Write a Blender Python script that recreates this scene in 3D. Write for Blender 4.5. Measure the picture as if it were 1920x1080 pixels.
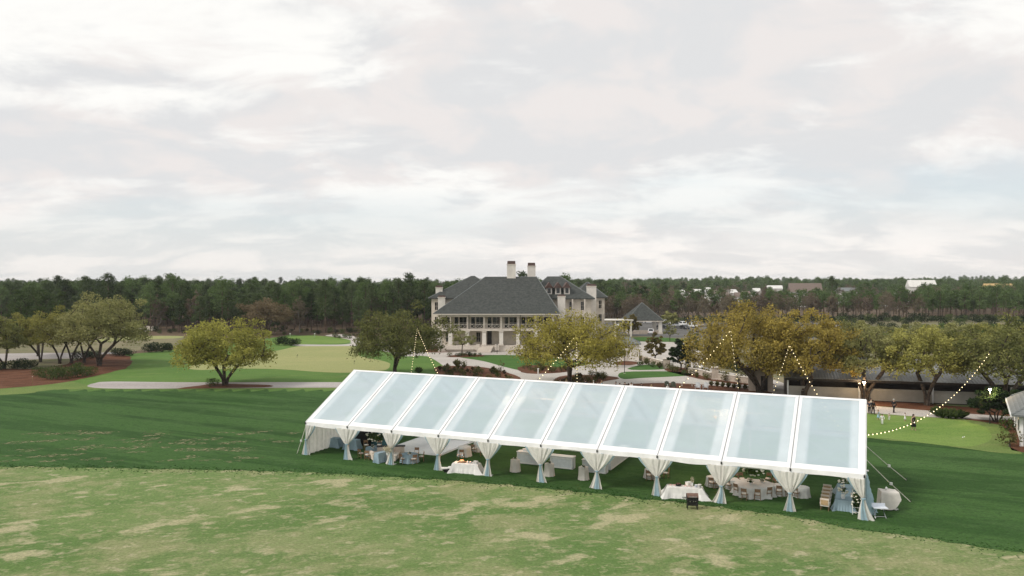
import bpy, bmesh, math, random
import numpy as np
from mathutils import Vector, Matrix
from mathutils.geometry import tessellate_polygon

for o in list(bpy.data.objects):
    bpy.data.objects.remove(o)
SC = bpy.context.scene
COL = SC.collection

# ------------------------------------------------------------------ camera
CAM_H, FPX, PITCH = 17.1, 1460.0, math.atan(14 / 1460.0)
cam = bpy.data.cameras.new('camera')
cam.sensor_width = 36.0
cam.lens = 36.0 * FPX / 1920.0
cam.clip_start, cam.clip_end = 0.5, 9000
camo = bpy.data.objects.new('camera', cam)
camo.location = (0, 0, CAM_H)
camo.rotation_euler = (math.pi / 2 - PITCH, 0, 0)
COL.objects.link(camo)
SC.camera = camo

# ------------------------------------------------------------------ world
SUN_EL, SUN_AZ = math.radians(46), math.radians(-112)   # azimuth from +Y towards +X
W = bpy.data.worlds.new('World')
SC.world = W
W.use_nodes = True
wn, wl = W.node_tree.nodes, W.node_tree.links
for n in list(wn):
    wn.remove(n)
def nd(nodes, typ, **kw):
    n = nodes.new(typ)
    for k, v in kw.items():
        setattr(n, k, v)
    return n
def mth(nodes, links, op, a, b=None, clamp=False):
    n = nodes.new('ShaderNodeMath'); n.operation = op; n.use_clamp = clamp
    for i, x in enumerate((a, b)):
        if x is None: continue
        if isinstance(x, (int, float)): n.inputs[i].default_value = x
        else: links.new(x, n.inputs[i])
    return n.outputs[0]
def mixc(nodes, links, fac, a, b):
    n = nodes.new('ShaderNodeMix'); n.data_type = 'RGBA'
    for s, x in ((0, fac), (6, a), (7, b)):
        if isinstance(x, (int, float)): n.inputs[s].default_value = x
        elif isinstance(x, (tuple, list)): n.inputs[s].default_value = (*x[:3], 1)
        else: links.new(x, n.inputs[s])
    return n.outputs[2]
def ramp(nodes, links, fac, a, b, c0=0.0, c1=1.0):
    n = nodes.new('ShaderNodeMapRange'); n.interpolation_type = 'SMOOTHSTEP'
    links.new(fac, n.inputs[0])
    n.inputs[1].default_value = a; n.inputs[2].default_value = b
    n.inputs[3].default_value = c0; n.inputs[4].default_value = c1
    return n.outputs[0]
SKX, SKY_ = 5.1, 2.7
def build_sky():
    out = nd(wn, 'ShaderNodeOutputWorld'); bg = nd(wn, 'ShaderNodeBackground')
    bg.inputs[1].default_value = 0.1
    wl.new(bg.outputs[0], out.inputs[0])
    sky = nd(wn, 'ShaderNodeTexSky', sky_type='NISHITA', sun_disc=False)
    sky.sun_elevation = SUN_EL; sky.sun_rotation = SUN_AZ
    sky.air_density, sky.dust_density, sky.ozone_density = 1.0, 2.0, 1.5
    tc = nd(wn, 'ShaderNodeTexCoord')
    sep = nd(wn, 'ShaderNodeSeparateXYZ'); wl.new(tc.outputs['Generated'], sep.inputs[0])
    z = mth(wn, wl, 'MAXIMUM', sep.outputs[2], 0.0)
    den = mth(wn, wl, 'ADD', z, 0.26)
    cb = nd(wn, 'ShaderNodeCombineXYZ')
    wl.new(mth(wn, wl, 'DIVIDE', sep.outputs[0], den), cb.inputs[0])
    wl.new(mth(wn, wl, 'DIVIDE', sep.outputs[1], den), cb.inputs[1])
    def noise(scale, detail, rough, off, rot=0.0, sx=1.0, dist=0.0):
        mp = nd(wn, 'ShaderNodeMapping')
        mp.inputs['Location'].default_value = off
        mp.inputs['Rotation'].default_value = (0, 0, rot)
        mp.inputs['Scale'].default_value = (sx, 1, 1)
        wl.new(cb.outputs[0], mp.inputs[0])
        n = nd(wn, 'ShaderNodeTexNoise')
        n.inputs['Scale'].default_value = scale; n.inputs['Detail'].default_value = detail
        n.inputs['Roughness'].default_value = rough; n.inputs['Distortion'].default_value = dist
        wl.new(mp.outputs[0], n.inputs[0])
        return n.outputs[0]
    big = noise(0.9, 8, 0.5, (SKX, SKY_, 0), rot=-0.5, sx=0.8, dist=0.6)
    fine = noise(3.6, 10, 0.62, (7.1, 3.2, 0), rot=0.2, sx=0.7, dist=0.4)
    tint = noise(3.2, 6, 0.55, (1.7, 9.4, 0), dist=.4)
    gap = noise(0.7, 6, 0.45, (4.2 + SKX, 6.3, 0), rot=-0.5, sx=0.6, dist=0.4)
    t = mth(wn, wl, 'ADD', mth(wn, wl, 'MULTIPLY', big, 0.63), mth(wn, wl, 'MULTIPLY', fine, 0.37))
    k = 5.9
    grey = mixc(wn, wl, ramp(wn, wl, tint, 0.42, 0.60), (.79 * k, .795 * k, .805 * k), (.885 * k, .845 * k, .83 * k))
    c = mixc(wn, wl, ramp(wn, wl, t, 0.46, 0.555), grey, (1.04 * k, 1.03 * k, 1.00 * k))
    # thin openings where the blue shows through the veil
    c = mixc(wn, wl, ramp(wn, wl, gap, 0.50, 0.68, 0.0, 0.7), c, mixc(wn, wl, 0.75, sky.outputs[0], (.70 * k, .82 * k, .86 * k)))
    # the veil thickens to a pale cream band low in the sky
    hz = mixc(wn, wl, ramp(wn, wl, fine, 0.42, 0.60), (.84 * k, .825 * k, .81 * k), (1.02 * k, .96 * k, .915 * k))
    c = mixc(wn, wl, ramp(wn, wl, sep.outputs[2], 0.01, 0.13, 0.8, 0.0), c, hz)
    wl.new(c, bg.inputs[0])
build_sky()

sun = bpy.data.lights.new('sun', 'SUN')
sun.energy, sun.angle, sun.color = 1.5, math.radians(15), (1.0, 0.94, 0.86)
suno = bpy.data.objects.new('sun', sun)
sd = Vector((math.sin(SUN_AZ) * math.cos(SUN_EL), math.cos(SUN_AZ) * math.cos(SUN_EL), math.sin(SUN_EL)))
suno.rotation_euler = sd.to_track_quat('Z', 'Y').to_euler()
COL.objects.link(suno)
vs = SC.view_settings
vs.view_transform, vs.look, vs.exposure, vs.gamma = 'Standard', 'None', 0.72, 1.0
vs.use_curve_mapping = False
cy = SC.cycles
cy.max_bounces, cy.diffuse_bounces, cy.glossy_bounces = 8, 4, 2
cy.transmission_bounces, cy.transparent_max_bounces = 4, 24
cy.use_denoising = True
cy.caustics_reflective = cy.caustics_refractive = False
SC.render.film_transparent = False

# ------------------------------------------------------------------ helpers
R = random.Random(7)
NR = np.random.default_rng(11)
def G(px, py, z=0.0):
    """point of the flat ground (or a level z) that the photograph shows at a pixel of the 1920x1080 frame"""
    x, y = (px - 960) / FPX, -(py - 540) / FPX
    dy, dz = math.cos(PITCH) + y * math.sin(PITCH), -math.sin(PITCH) + y * math.cos(PITCH)
    s = (z - CAM_H) / dz
    return Vector((x * s, dy * s, z))
def at(px, py, Y):
    """point at depth Y along a pixel"""
    x, y = (px - 960) / FPX, -(py - 540) / FPX
    dy, dz = math.cos(PITCH) + y * math.sin(PITCH), -math.sin(PITCH) + y * math.cos(PITCH)
    s = Y / dy
    return Vector((x * s, Y, CAM_H + dz * s))

class MB:
    def __init__(self): self.v, self.f = [], []
    def add(self, vs, fs):
        b = len(self.v); self.v += [tuple(p) for p in vs]; self.f += [tuple(b + i for i in q) for q in fs]; return self
    def box(self, c, s, rz=0.0, taper=1.0):
        hx, hy, hz = s[0] / 2, s[1] / 2, s[2] / 2
        ca, sa = math.cos(rz), math.sin(rz)
        vs = []
        for z, k in ((-hz, 1), (hz, taper)):
            for x, y in ((-hx, -hy), (hx, -hy), (hx, hy), (-hx, hy)):
                x, y = x * k, y * k
                vs.append((c[0] + x * ca - y * sa, c[1] + x * sa + y * ca, c[2] + z))
        return self.add(vs, [(3, 2, 1, 0), (4, 5, 6, 7), (0, 1, 5, 4), (1, 2, 6, 5), (2, 3, 7, 6), (3, 0, 4, 7)])
    def tube(self, pts, r, n=6, cap=True):
        pts = [Vector(p) for p in pts]
        if not hasattr(r, '__len__'): r = [r] * len(pts)
        rings = []
        for i, p in enumerate(pts):
            d = (pts[min(i + 1, len(pts) - 1)] - pts[max(i - 1, 0)])
            d = d.normalized() if d.length > 1e-9 else Vector((0, 0, 1))
            a = d.cross(Vector((0, 0, 1)))
            if a.length < 1e-3: a = d.cross(Vector((1, 0, 0)))
            a.normalize(); b = d.cross(a)
            rings.append([p + (a * math.cos(t) + b * math.sin(t)) * r[i] for t in (2 * math.pi * k / n for k in range(n))])
        vs = [q for g in rings for q in g]
        fs = [(i * n + k, i * n + (k + 1) % n, (i + 1) * n + (k + 1) % n, (i + 1) * n + k) for i in range(len(pts) - 1) for k in range(n)]
        if cap: fs += [tuple(range(n))[::-1], tuple((len(pts) - 1) * n + k for k in range(n))]
        return self.add(vs, fs)
    def lathe(self, prof, n=12, c=(0, 0, 0), wob=0.0, lobes=0, seed=0, sx=1.0, sy=1.0):
        vs = []
        for j, (r, z) in enumerate(prof):
            for k in range(n):
                t = 2 * math.pi * k / n
                w = 1 + (wob * (j / max(1, len(prof) - 1)) * math.sin(lobes * t + seed) if lobes else 0)
                vs.append((c[0] + r * w * math.cos(t) * sx, c[1] + r * w * math.sin(t) * sy, c[2] + z))
        fs = [(j * n + k, j * n + (k + 1) % n, (j + 1) * n + (k + 1) % n, (j + 1) * n + k) for j in range(len(prof) - 1) for k in range(n)]
        fs += [tuple(range(n))[::-1], tuple((len(prof) - 1) * n + k for k in range(n))]
        return self.add(vs, fs)
    def quad(self, a, b, c, d): return self.add([a, b, c, d], [(0, 1, 2, 3)])
    def slab(self, pts, th):
        """convex polygon given by 3D points, thickened downwards/backwards along its normal"""
        p = [Vector(q) for q in pts]; n = (p[1] - p[0]).cross(p[2] - p[0]).normalized()
        m = len(p)
        return self.add(p + [q - n * th for q in p], [tuple(range(m)), tuple(range(2 * m - 1, m - 1, -1))] + [(i, i + m, (i + 1) % m + m, (i + 1) % m) for i in range(m)])
    def grid(self, fn, nu, nv):
        vs = [fn(i / nu, j / nv) for j in range(nv + 1) for i in range(nu + 1)]
        return self.add(vs, [(j * (nu + 1) + i, j * (nu + 1) + i + 1, (j + 1) * (nu + 1) + i + 1, (j + 1) * (nu + 1) + i) for j in range(nv) for i in range(nu)])
    def mesh(self, name, mat, smooth=False):
        me = bpy.data.meshes.new(name)
        me.from_pydata(self.v, [], self.f)
        if mat is not None: me.materials.append(mat)
        if smooth: me.polygons.foreach_set('use_smooth', [True] * len(me.polygons))
        me.update()
        return me
    def build(self, name, mat, parent=None, smooth=False, loc=None, rz=0.0):
        return put(name, self.mesh(name, mat, smooth), parent, loc, rz)
def put(name, data, parent=None, loc=None, rz=0.0, scale=None):
    o = bpy.data.objects.new(name, data)
    COL.objects.link(o)
    if parent is not None: o.parent = parent
    if loc is not None: o.location = loc
    if rz: o.rotation_euler = (0, 0, rz)
    if scale is not None: o.scale = (scale,) * 3 if isinstance(scale, (int, float)) else scale
    return o
def tag(o, label=None, cat=None, group=None, kind=None):
    if label: o['label'] = label
    if cat: o['category'] = cat
    if group: o['group'] = group
    if kind: o['kind'] = kind
    return o
def thing(name, label, cat, loc=(0, 0, 0), rz=0.0, group=None, scale=None):
    return tag(put(name, None, None, loc, rz, scale), label, cat, group)
def dup(o, parent=None, loc=None, rz=None, label=None, scale=None):
    c = o.copy(); COL.objects.link(c); c.parent = parent
    if loc is not None: c.location = loc
    if rz is not None: c.rotation_euler = (0, 0, rz)
    if scale is not None: c.scale = (scale,) * 3 if isinstance(scale, (int, float)) else scale
    if label: c['label'] = label
    for ch in o.children:
        dup(ch, c)
    return c

# ------------------------------------------------------------------ materials
MT = {}
def newmat(name):
    m = bpy.data.materials.new(name); m.use_nodes = True
    n, l = m.node_tree.nodes, m.node_tree.links
    b = n['Principled BSDF']
    MT[name] = m
    return m, n, l, b
def plain(name, col, rough=0.6, var=0.12, scale=6.0, metal=0.0, spec=0.3, bump=0.0, col2=None, emit=None, es=0.0, objrand=0.0):
    """one colour with uneven, grainy tone"""
    m, n, l, b = newmat(name)
    tc = nd(n, 'ShaderNodeTexCoord'); no = nd(n, 'ShaderNodeTexNoise')
    no.inputs['Scale'].default_value = scale; no.inputs['Detail'].default_value = 5; no.inputs['Roughness'].default_value = .6
    l.new(tc.outputs['Object'], no.inputs[0])
    c2 = col2 or tuple(x * (1 - 2 * var) for x in col)
    c1 = col if col2 else tuple(min(1, x * (1 + var)) for x in col)
    out = mixc(n, l, ramp(n, l, no.outputs[0], .3, .7), c2, c1)
    if objrand:
        oi = nd(n, 'ShaderNodeObjectInfo')
        hs = nd(n, 'ShaderNodeHueSaturation')
        l.new(mth(n, l, 'ADD', mth(n, l, 'MULTIPLY', oi.outputs['Random'], 2 * objrand), 1 - objrand), hs.inputs['Value'])
        l.new(out, hs.inputs['Color']); out = hs.outputs[0]
    l.new(out, b.inputs['Base Color'])
    b.inputs['Roughness'].default_value = rough; b.inputs['Metallic'].default_value = metal
    b.inputs['Specular IOR Level'].default_value = spec
    if bump:
        bp = nd(n, 'ShaderNodeBump'); bp.inputs['Strength'].default_value = bump; bp.inputs['Distance'].default_value = .05
        l.new(no.outputs[0], bp.inputs['Height']); l.new(bp.outputs[0], b.inputs['Normal'])
    if emit:
        b.inputs['Emission Color'].default_value = (*emit, 1); b.inputs['Emission Strength'].default_value = es
    return m
def cloth(name, col, thin=0.35, var=0.06):
    m, n, l, b = newmat(name)
    n.remove(b)
    d = nd(n, 'ShaderNodeBsdfDiffuse'); t = nd(n, 'ShaderNodeBsdfTranslucent'); mx = nd(n, 'ShaderNodeMixShader')
    no = nd(n, 'ShaderNodeTexNoise'); no.inputs['Scale'].default_value = 2.5; no.inputs['Detail'].default_value = 4
    tc = nd(n, 'ShaderNodeTexCoord'); l.new(tc.outputs['Object'], no.inputs[0])
    c = mixc(n, l, ramp(n, l, no.outputs[0], .3, .7), tuple(x * (1 - 2 * var) for x in col), col)
    l.new(c, d.inputs[0]); l.new(c, t.inputs[0]); mx.inputs[0].default_value = thin
    l.new(d.outputs[0], mx.inputs[1]); l.new(t.outputs[0], mx.inputs[2])
    l.new(mx.outputs[0], n['Material Output'].inputs[0])
    return m
def leafmat(name, a, b2, c=None, thin=0.3, nscale=0.35, vr=.3):
    """foliage: colour differs leaf by leaf, clump by clump and tree by tree"""
    m, n, l, b = newmat(name); n.remove(b)
    ge = nd(n, 'ShaderNodeNewGeometry'); oi = nd(n, 'ShaderNodeObjectInfo')
    tc = nd(n, 'ShaderNodeTexCoord'); no = nd(n, 'ShaderNodeTexNoise')
    no.inputs['Scale'].default_value = nscale; no.inputs['Detail'].default_value = 3
    l.new(tc.outputs['Object'], no.inputs[0])
    f = mth(n, l, 'ADD', mth(n, l, 'MULTIPLY', ge.outputs['Random Per Island'], .45), ramp(n, l, no.outputs[0], .35, .65, 0, .55))
    col = mixc(n, l, f, a, b2)
    if c: col = mixc(n, l, mth(n, l, 'MULTIPLY', oi.outputs['Random'], .75), col, c)
    hs = nd(n, 'ShaderNodeHueSaturation'); l.new(col, hs.inputs['Color'])
    l.new(mth(n, l, 'ADD', mth(n, l, 'MULTIPLY', oi.outputs['Random'], vr), 1 - vr / 2), hs.inputs['Value'])
    d = nd(n, 'ShaderNodeBsdfDiffuse'); t = nd(n, 'ShaderNodeBsdfTranslucent'); mx = nd(n, 'ShaderNodeMixShader')
    l.new(hs.outputs[0], d.inputs[0]); l.new(hs.outputs[0], t.inputs[0]); mx.inputs[0].default_value = thin
    l.new(d.outputs[0], mx.inputs[1]); l.new(t.outputs[0], mx.inputs[2])
    l.new(mx.outputs[0], n['Material Output'].inputs[0])
    return m
def turf(name, layers, base, streak=None, rough=0.9, bump=0.25):
    """mown grass: layers = (noise scale, lo, hi, colour, amount, stretch, rotation)"""
    m, n, l, b = newmat(name)
    tc = nd(n, 'ShaderNodeTexCoord')
    col = base
    fine = None
    for i, (sc, lo, hi, c, amt, st, rot) in enumerate(layers):
        mp = nd(n, 'ShaderNodeMapping'); mp.inputs['Rotation'].default_value = (0, 0, rot)
        mp.vector_type = 'TEXTURE'; mp.inputs['Scale'].default_value = (st, 1, 1); mp.inputs['Location'].default_value = (13.7 * i, 5.1 * i, 0)
        l.new(tc.outputs['Object'], mp.inputs[0])
        no = nd(n, 'ShaderNodeTexNoise'); no.inputs['Scale'].default_value = sc
        no.inputs['Detail'].default_value = 9; no.inputs['Roughness'].default_value = .62; no.inputs['Distortion'].default_value = .25
        l.new(mp.outputs[0], no.inputs[0])
        col = mixc(n, l, ramp(n, l, no.outputs[0], lo, hi, 0, amt), col, c)
        fine = no.outputs[0]
    no = nd(n, 'ShaderNodeTexNoise'); no.inputs['Scale'].default_value = 5.0; no.inputs['Detail'].default_value = 8; no.inputs['Roughness'].default_value = .75
    l.new(tc.outputs['Object'], no.inputs[0])
    hs = nd(n, 'ShaderNodeHueSaturation'); l.new(col, hs.inputs['Color'])
    l.new(ramp(n, l, no.outputs[0], .3, .7, .72, 1.26), hs.inputs['Value'])
    l.new(hs.outputs[0], b.inputs['Base Color'])
    b.inputs['Roughness'].default_value = rough; b.inputs['Specular IOR Level'].default_value = .08
    if bump:
        bp = nd(n, 'ShaderNodeBump'); bp.inputs['Strength'].default_value = bump; bp.inputs['Distance'].default_value = .12
        l.new(no.outputs[0], bp.inputs['Height']); l.new(bp.outputs[0], b.inputs['Normal'])
    return m
TH = 0.43
M = MT
turf('range_turf', [(.03, .42, .58, (.215, .235, .11), .8, 1.6, -TH), (.07, .45, .58, (.085, .155, .042), .85, 1.6, .2), (.16, .50, .62, (.255, .255, .13), .65, 1.4, .3), (.35, .50, .62, (.11, .175, .052), .65, 1.4, .4),
                    (.26, .555, .635, (.41, .365, .23), .75, 1.5, .35), (.75, .53, .63, (.27, .265, .14), .6, 1.3, .3), (1.7, .54, .64, (.36, .33, .20), .45, 1.3, .2), (3.5, .50, .62, (.12, .18, .058), .35, 1.1, .1), (.75, .58, .66, (.40, .36, .235), .6, 1.4, .2)], (.142, .205, .07))
turf('rye_turf', [(.035, .42, .6, (.024, .060, .014), .9, 2.5, -TH), (.22, .47, .56, (.052, .112, .029), .8, 14.0, -TH), (.11, .50, .62, (.060, .118, .036), .6, 4.0, -TH), (.8, .5, .62, (.058, .112, .035), .5, 3.0, -TH), (2.2, .5, .63, (.022, .056, .015), .5, 1.5, .1)], (.034, .082, .020))
turf('fringe_turf', [(.15, .4, .6, (.15, .20, .06), .7, 2, 0.2), (.6, .5, .7, (.21, .225, .09), .6, 2, 0)], (.115, .175, .048))
turf('rough_turf', [(.06, .38, .62, (.105, .185, .044), .9, 2.5, 0), (.3, .5, .7, (.15, .205, .06), .6, 2.5, .3), (1.0, .5, .66, (.07, .135, .032), .5, 2, 0)], (.085, .16, .036))
turf('lawn_turf', [(.2, .4, .6, (.05, .115, .026), .8, 2, .2), (.8, .5, .66, (.09, .155, .04), .5, 2, 0)], (.06, .132, .03))
turf('green_turf', [(.09, .4, .62, (.31, .305, .135), .8, 2.5, .2), (.5, .5, .64, (.25, .275, .11), .6, 2, 0), (1.5, .52, .64, (.33, .31, .15), .5, 1.5, 0)], (.27, .285, .118))
turf('practice_turf', [(.10, .42, .6, (.165, .245, .062), .8, 5.0, -TH), (.5, .5, .66, (.19, .25, .08), .5, 2, 0), (1.2, .5, .66, (.10, .175, .04), .4, 2, 0)], (.125, .21, .048))
turf('waste_ground', [(.08, .4, .6, (.16, .15, .085), .9, 2.5, 0), (.35, .48, .66, (.10, .125, .05), .8, 2, .2)], (.22, .19, .12))
turf('woods_floor', [(.05, .4, .6, (.10, .072, .05), .9, 2, 0), (.3, .5, .7, (.055, .06, .03), .8, 2, .3)], (.135, .095, .065))
turf('mulch', [(.4, .4, .6, (.085, .036, .02), .9, 1.5, .4), (2.5, .5, .7, (.19, .095, .055), .6, 1, 0)], (.135, .062, .036), bump=.5)
turf('concrete', [(.12, .4, .6, (.40, .37, .335), .8, 2, .3), (.9, .5, .72, (.50, .47, .43), .5, 1, 0)], (.455, .425, .39), bump=.05)
turf('cart_path', [(.15, .4, .6, (.33, .30, .285), .9, 4, .05), (1.2, .5, .7, (.43, .40, .385), .6, 1, 0)], (.40, .37, .355), bump=.05)
turf('asphalt', [(.1, .4, .6, (.10, .098, .095), .8, 3, 0)], (.14, .136, .13), bump=.05)
turf('sand', [(.3, .4, .6, (.45, .40, .33), .8, 2, 0)], (.55, .50, .43))
# ------------------------------------------------------------------ ground and its sheets
def smooth_loop(p, step=1.5):
    out = []; n = len(p)
    for i in range(n):
        a, b, c, d = p[i - 1], p[i], p[(i + 1) % n], p[(i + 2) % n]
        k = max(2, min(24, int((c - b).length / step)))
        for j in range(k):
            t = j / k
            out.append(.5 * ((2 * b) + (c - a) * t + (2 * a - 5 * b + 4 * c - d) * t * t + (3 * b - a - 3 * c + d) * t ** 3))
    return out
def sheet(name, px, level, mat, smooth=True, ragged=0.0, world=False, kind='structure', step=1.5):
    pts = [Vector((*q, 0)) for q in px] if world else [G(*q) for q in px]
    if smooth: pts = smooth_loop(pts, step)
    if ragged:
        rr = random.Random(len(pts) + level)
        pts = [q + Vector((rr.gauss(0, ragged), rr.gauss(0, ragged), 0)) for q in pts]
    z = 0.004 * level
    pts = [Vector((q.x, q.y, z)) for q in pts]
    tri = tessellate_polygon([pts])
    mb = MB(); mb.v = [tuple(q) for q in pts]
    for t in tri:
        a, b, c = (pts[i] for i in t)
        mb.f.append(tuple(t) if (b - a).cross(c - a).z > 0 else tuple(t[::-1]))
    o = mb.build(name, M[mat])
    if kind: tag(o, kind=kind)
    return o
g = MB().quad((-2600, -60, 0), (2600, -60, 0), (2600, 2600, 0), (-2600, 2600, 0)).build('ground', M['woods_floor'])
tag(g, kind='structure')
# front range turf, then the greener belts and pavements towards the clubhouse
sheet('practice_range', [(-70, -40), (90, -40), (140, 120), (-140, 120)], 1, 'range_turf', smooth=False, world=True)
sheet('rough', [(-500, 640), (0, 690), (200, 668), (330, 655), (520, 632), (560, 626), (680, 640), (830, 660), (830, 705), (1000, 760), (600, 760), (-700, 770)], 2, 'rough_turf')
sheet('waste_area', [(-300, 652), (60, 640), (200, 632), (330, 630), (345, 640), (330, 652), (215, 662), (70, 690), (-300, 700)], 3, 'waste_ground', ragged=.5)
sheet('sand_path', [(-120, 668), (60, 662), (170, 662), (215, 660), (216, 664), (165, 671), (60, 674), (-120, 682)], 4, 'cart_path')
sheet('far_fairway', [(180, 637), (250, 631), (335, 630), (335, 634), (250, 637), (190, 641)], 4, 'green_turf')
sheet('sand_bunker', [(215, 618), (245, 612), (285, 612), (290, 618), (255, 624)], 4, 'sand')
sheet('fringe', [(-300, 727), (0, 729), (120, 716), (165, 722), (240, 729), (640, 727), (720, 735), (600, 742), (160, 736), (0, 752), (-300, 770)], 3, 'fringe_turf', ragged=.1)
sheet('dark_lawn', [(-420, 752), (0, 741), (90, 732), (165, 730), (400, 730), (620, 732), (900, 752), (1200, 775), (1600, 815), (1700, 826), (1830, 843), (1960, 852), (2250, 870), (2500, 1010), (2150, 1062), (1930, 1036), (1820, 1024), (1700, 1003), (1600, 992), (1500, 972), (1380, 955), (1180, 932), (1000, 914), (820, 900), (560, 885), (300, 880), (0, 874), (-420, 866)], 4, 'rye_turf', ragged=.16, step=.6)
sheet('golf_cart_path', [(164, 723), (180, 718), (210, 715.5), (360, 717), (660, 717), (760, 722), (760, 730), (640, 727), (420, 728), (240, 729), (175, 727)], 5, 'cart_path')
sheet('tree_bed', [(375, 723), (400, 719.5), (440, 720), (505, 722), (508, 725.5), (470, 727), (400, 728), (330, 729)], 6, 'mulch', ragged=.05)
sheet('putting_green', [(352, 689), (390, 678), (440, 670), (517, 658), (559, 649.5), (610, 648), (660, 649.5), (673, 659), (676, 668), (725, 678), (731, 686), (722, 694), (690, 698), (640, 699), (590, 697), (517, 692), (432, 691.5), (376, 694)], 4, 'green_turf')
sheet('upper_green', [(512, 640), (540, 632), (600, 630), (650, 636), (655, 642), (620, 645), (560, 645), (520, 647)], 4, 'practice_turf')
sheet('garden_path', [(556, 646), (640, 646), (665, 641), (655, 634), (610, 629.5), (640, 627), (690, 636), (760, 652), (820, 664), (830, 672), (780, 664), (700, 650), (660, 649), (560, 649)], 5, 'concrete')
sheet('woods_bed', [(500, 622), (560, 606), (660, 606), (690, 626), (640, 626), (560, 629)], 3, 'woods_floor', ragged=.4)
sheet('pine_straw_bed', [(-120, 700), (0, 692), (100, 690), (150, 672), (200, 664), (243, 668), (240, 688), (183, 704), (120, 717), (60, 724), (0, 729), (-120, 740)], 5, 'mulch', ragged=.15)
# clubhouse forecourt
sheet('plaza', [(640, 634), (790, 648), (830, 655), (1150, 650), (1270, 662), (1330, 690), (1460, 715), (1470, 742), (1300, 742), (1150, 730), (1010, 722), (900, 716), (830, 702), (800, 686), (740, 664), (670, 646)], 3, 'concrete')
sheet('front_lawn', [(800, 668), (760, 668), (690, 655), (672, 662), (680, 668), (728, 680), (740, 695), (760, 715), (840, 712), (835, 690)], 5, 'rough_turf')
sheet('oval_lawn', [(857, 668.5), (907, 666), (960, 666), (1017, 669), (1106, 679), (1106, 683), (1082, 687), (1050, 692), (1000, 695), (973, 694), (942, 687), (905, 677)], 5, 'lawn_turf')
sheet('oval_bed', [(971, 689), (1000, 685), (1061, 690), (1075, 694), (1050, 699), (1005, 701), (978, 698)], 6, 'mulch', ragged=.08)
sheet('west_bed', [(815, 690), (850, 686), (900, 688), (945, 697), (975, 708), (965, 716), (900, 716), (835, 712)], 6, 'mulch', ragged=.08)
sheet('south_bed', [(1036, 716), (1050, 706), (1090, 703), (1140, 705), (1162, 710), (1130, 716), (1110, 726), (1036, 728)], 6, 'mulch', ragged=.08)
sheet('porch_bed', [(790, 656), (850, 653), (890, 653), (895, 657), (850, 660), (800, 661)], 6, 'mulch', ragged=.08)
sheet('porch_bed', [(915, 654), (960, 653), (1010, 653), (1010, 658), (960, 658), (912, 658)], 6, 'mulch', ragged=.08)
sheet('shrub_bed', [(836, 669), (870, 664), (905, 666), (905, 668.5), (865, 670)], 6, 'mulch', ragged=.05)
sheet('east_lawn', [(1159, 705), (1165, 698.5), (1190, 696.5), (1270, 697), (1300, 703), (1265, 706), (1200, 709), (1170, 711)], 5, 'lawn_turf')
sheet('small_lawn', [(1176, 692), (1200, 685), (1230, 684), (1250, 690), (1235, 693), (1200, 694)], 5, 'lawn_turf')
sheet('round_bed', [(1150, 681), (1170, 677), (1195, 679), (1192, 684), (1165, 685)], 5, 'mulch', ragged=.05)
sheet('wall_bed', [(1245, 694), (1265, 688), (1290, 691), (1340, 700), (1400, 710), (1455, 722), (1400, 722), (1330, 714), (1290, 706)], 5, 'mulch', ragged=.08)
sheet('fire_circle_bed', [(1165, 722), (1200, 719), (1260, 718.5), (1340, 723), (1430, 732), (1450, 742), (1350, 750), (1200, 740), (1150, 732)], 5, 'mulch', ragged=.08)
sheet('entry_drive', [(1190, 640), (1250, 641), (1330, 650), (1330, 672), (1280, 680), (1235, 680), (1215, 660)], 4, 'concrete')
sheet('entry_lawn', [(1186, 633.5), (1215, 632), (1260, 634), (1290, 638), (1260, 641), (1200, 640)], 5, 'lawn_turf')
sheet('meadow', [(1120, 598), (1400, 596), (2000, 598), (2250, 660), (2150, 745), (1480, 745), (1320, 690), (1120, 650)], 2, 'waste_ground')
sheet('car_park', [(1130, 605), (1400, 602), (1590, 604), (1600, 622), (1480, 640), (1320, 634), (1230, 632), (1130, 622)], 3, 'asphalt')
# right-hand side behind and beside the tent
sheet('wall_mulch', [(1470, 745), (1600, 748), (1720, 756), (1850, 766), (1990, 775), (1990, 786), (1860, 780), (1740, 770), (1600, 758), (1470, 752)], 5, 'mulch', ragged=.08)
sheet('walkway', [(1440, 742), (1600, 758), (1740, 770), (1860, 779), (1990, 786), (1990, 794), (1860, 789), (1740, 783), (1620, 774), (1440, 762)], 6, 'concrete')
sheet('practice_fringe', [(1560, 768), (1620, 774), (1720, 781), (1800, 786), (1870, 796), (1895, 815), (1890, 838), (1920, 852), (1850, 847), (1740, 832), (1600, 818), (1520, 800)], 7, 'fringe_turf', ragged=.12)
sheet('practice_green', [(1570, 778), (1627, 777), (1715, 782), (1782, 787), (1838, 797), (1858, 813), (1853, 828), (1812, 838), (1740, 832), (1660, 822), (1580, 815)], 8, 'practice_turf')
sheet('cottage_bed', [(1800, 785), (1860, 788), (1990, 793), (1990, 850), (1915, 848), (1893, 838), (1893, 815), (1872, 797), (1830, 790)], 7, 'mulch', ragged=.1)

# alternate ends of the mowing passes along the fringe
for k in range(15):
    x = 128 + k * 34
    sheet('mown_strip', [(x + 3, 734.6), (x + 30, 731.2), (x + 26, 730.2), (x, 730.4)], 5, 'rough_turf', smooth=False)
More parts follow.
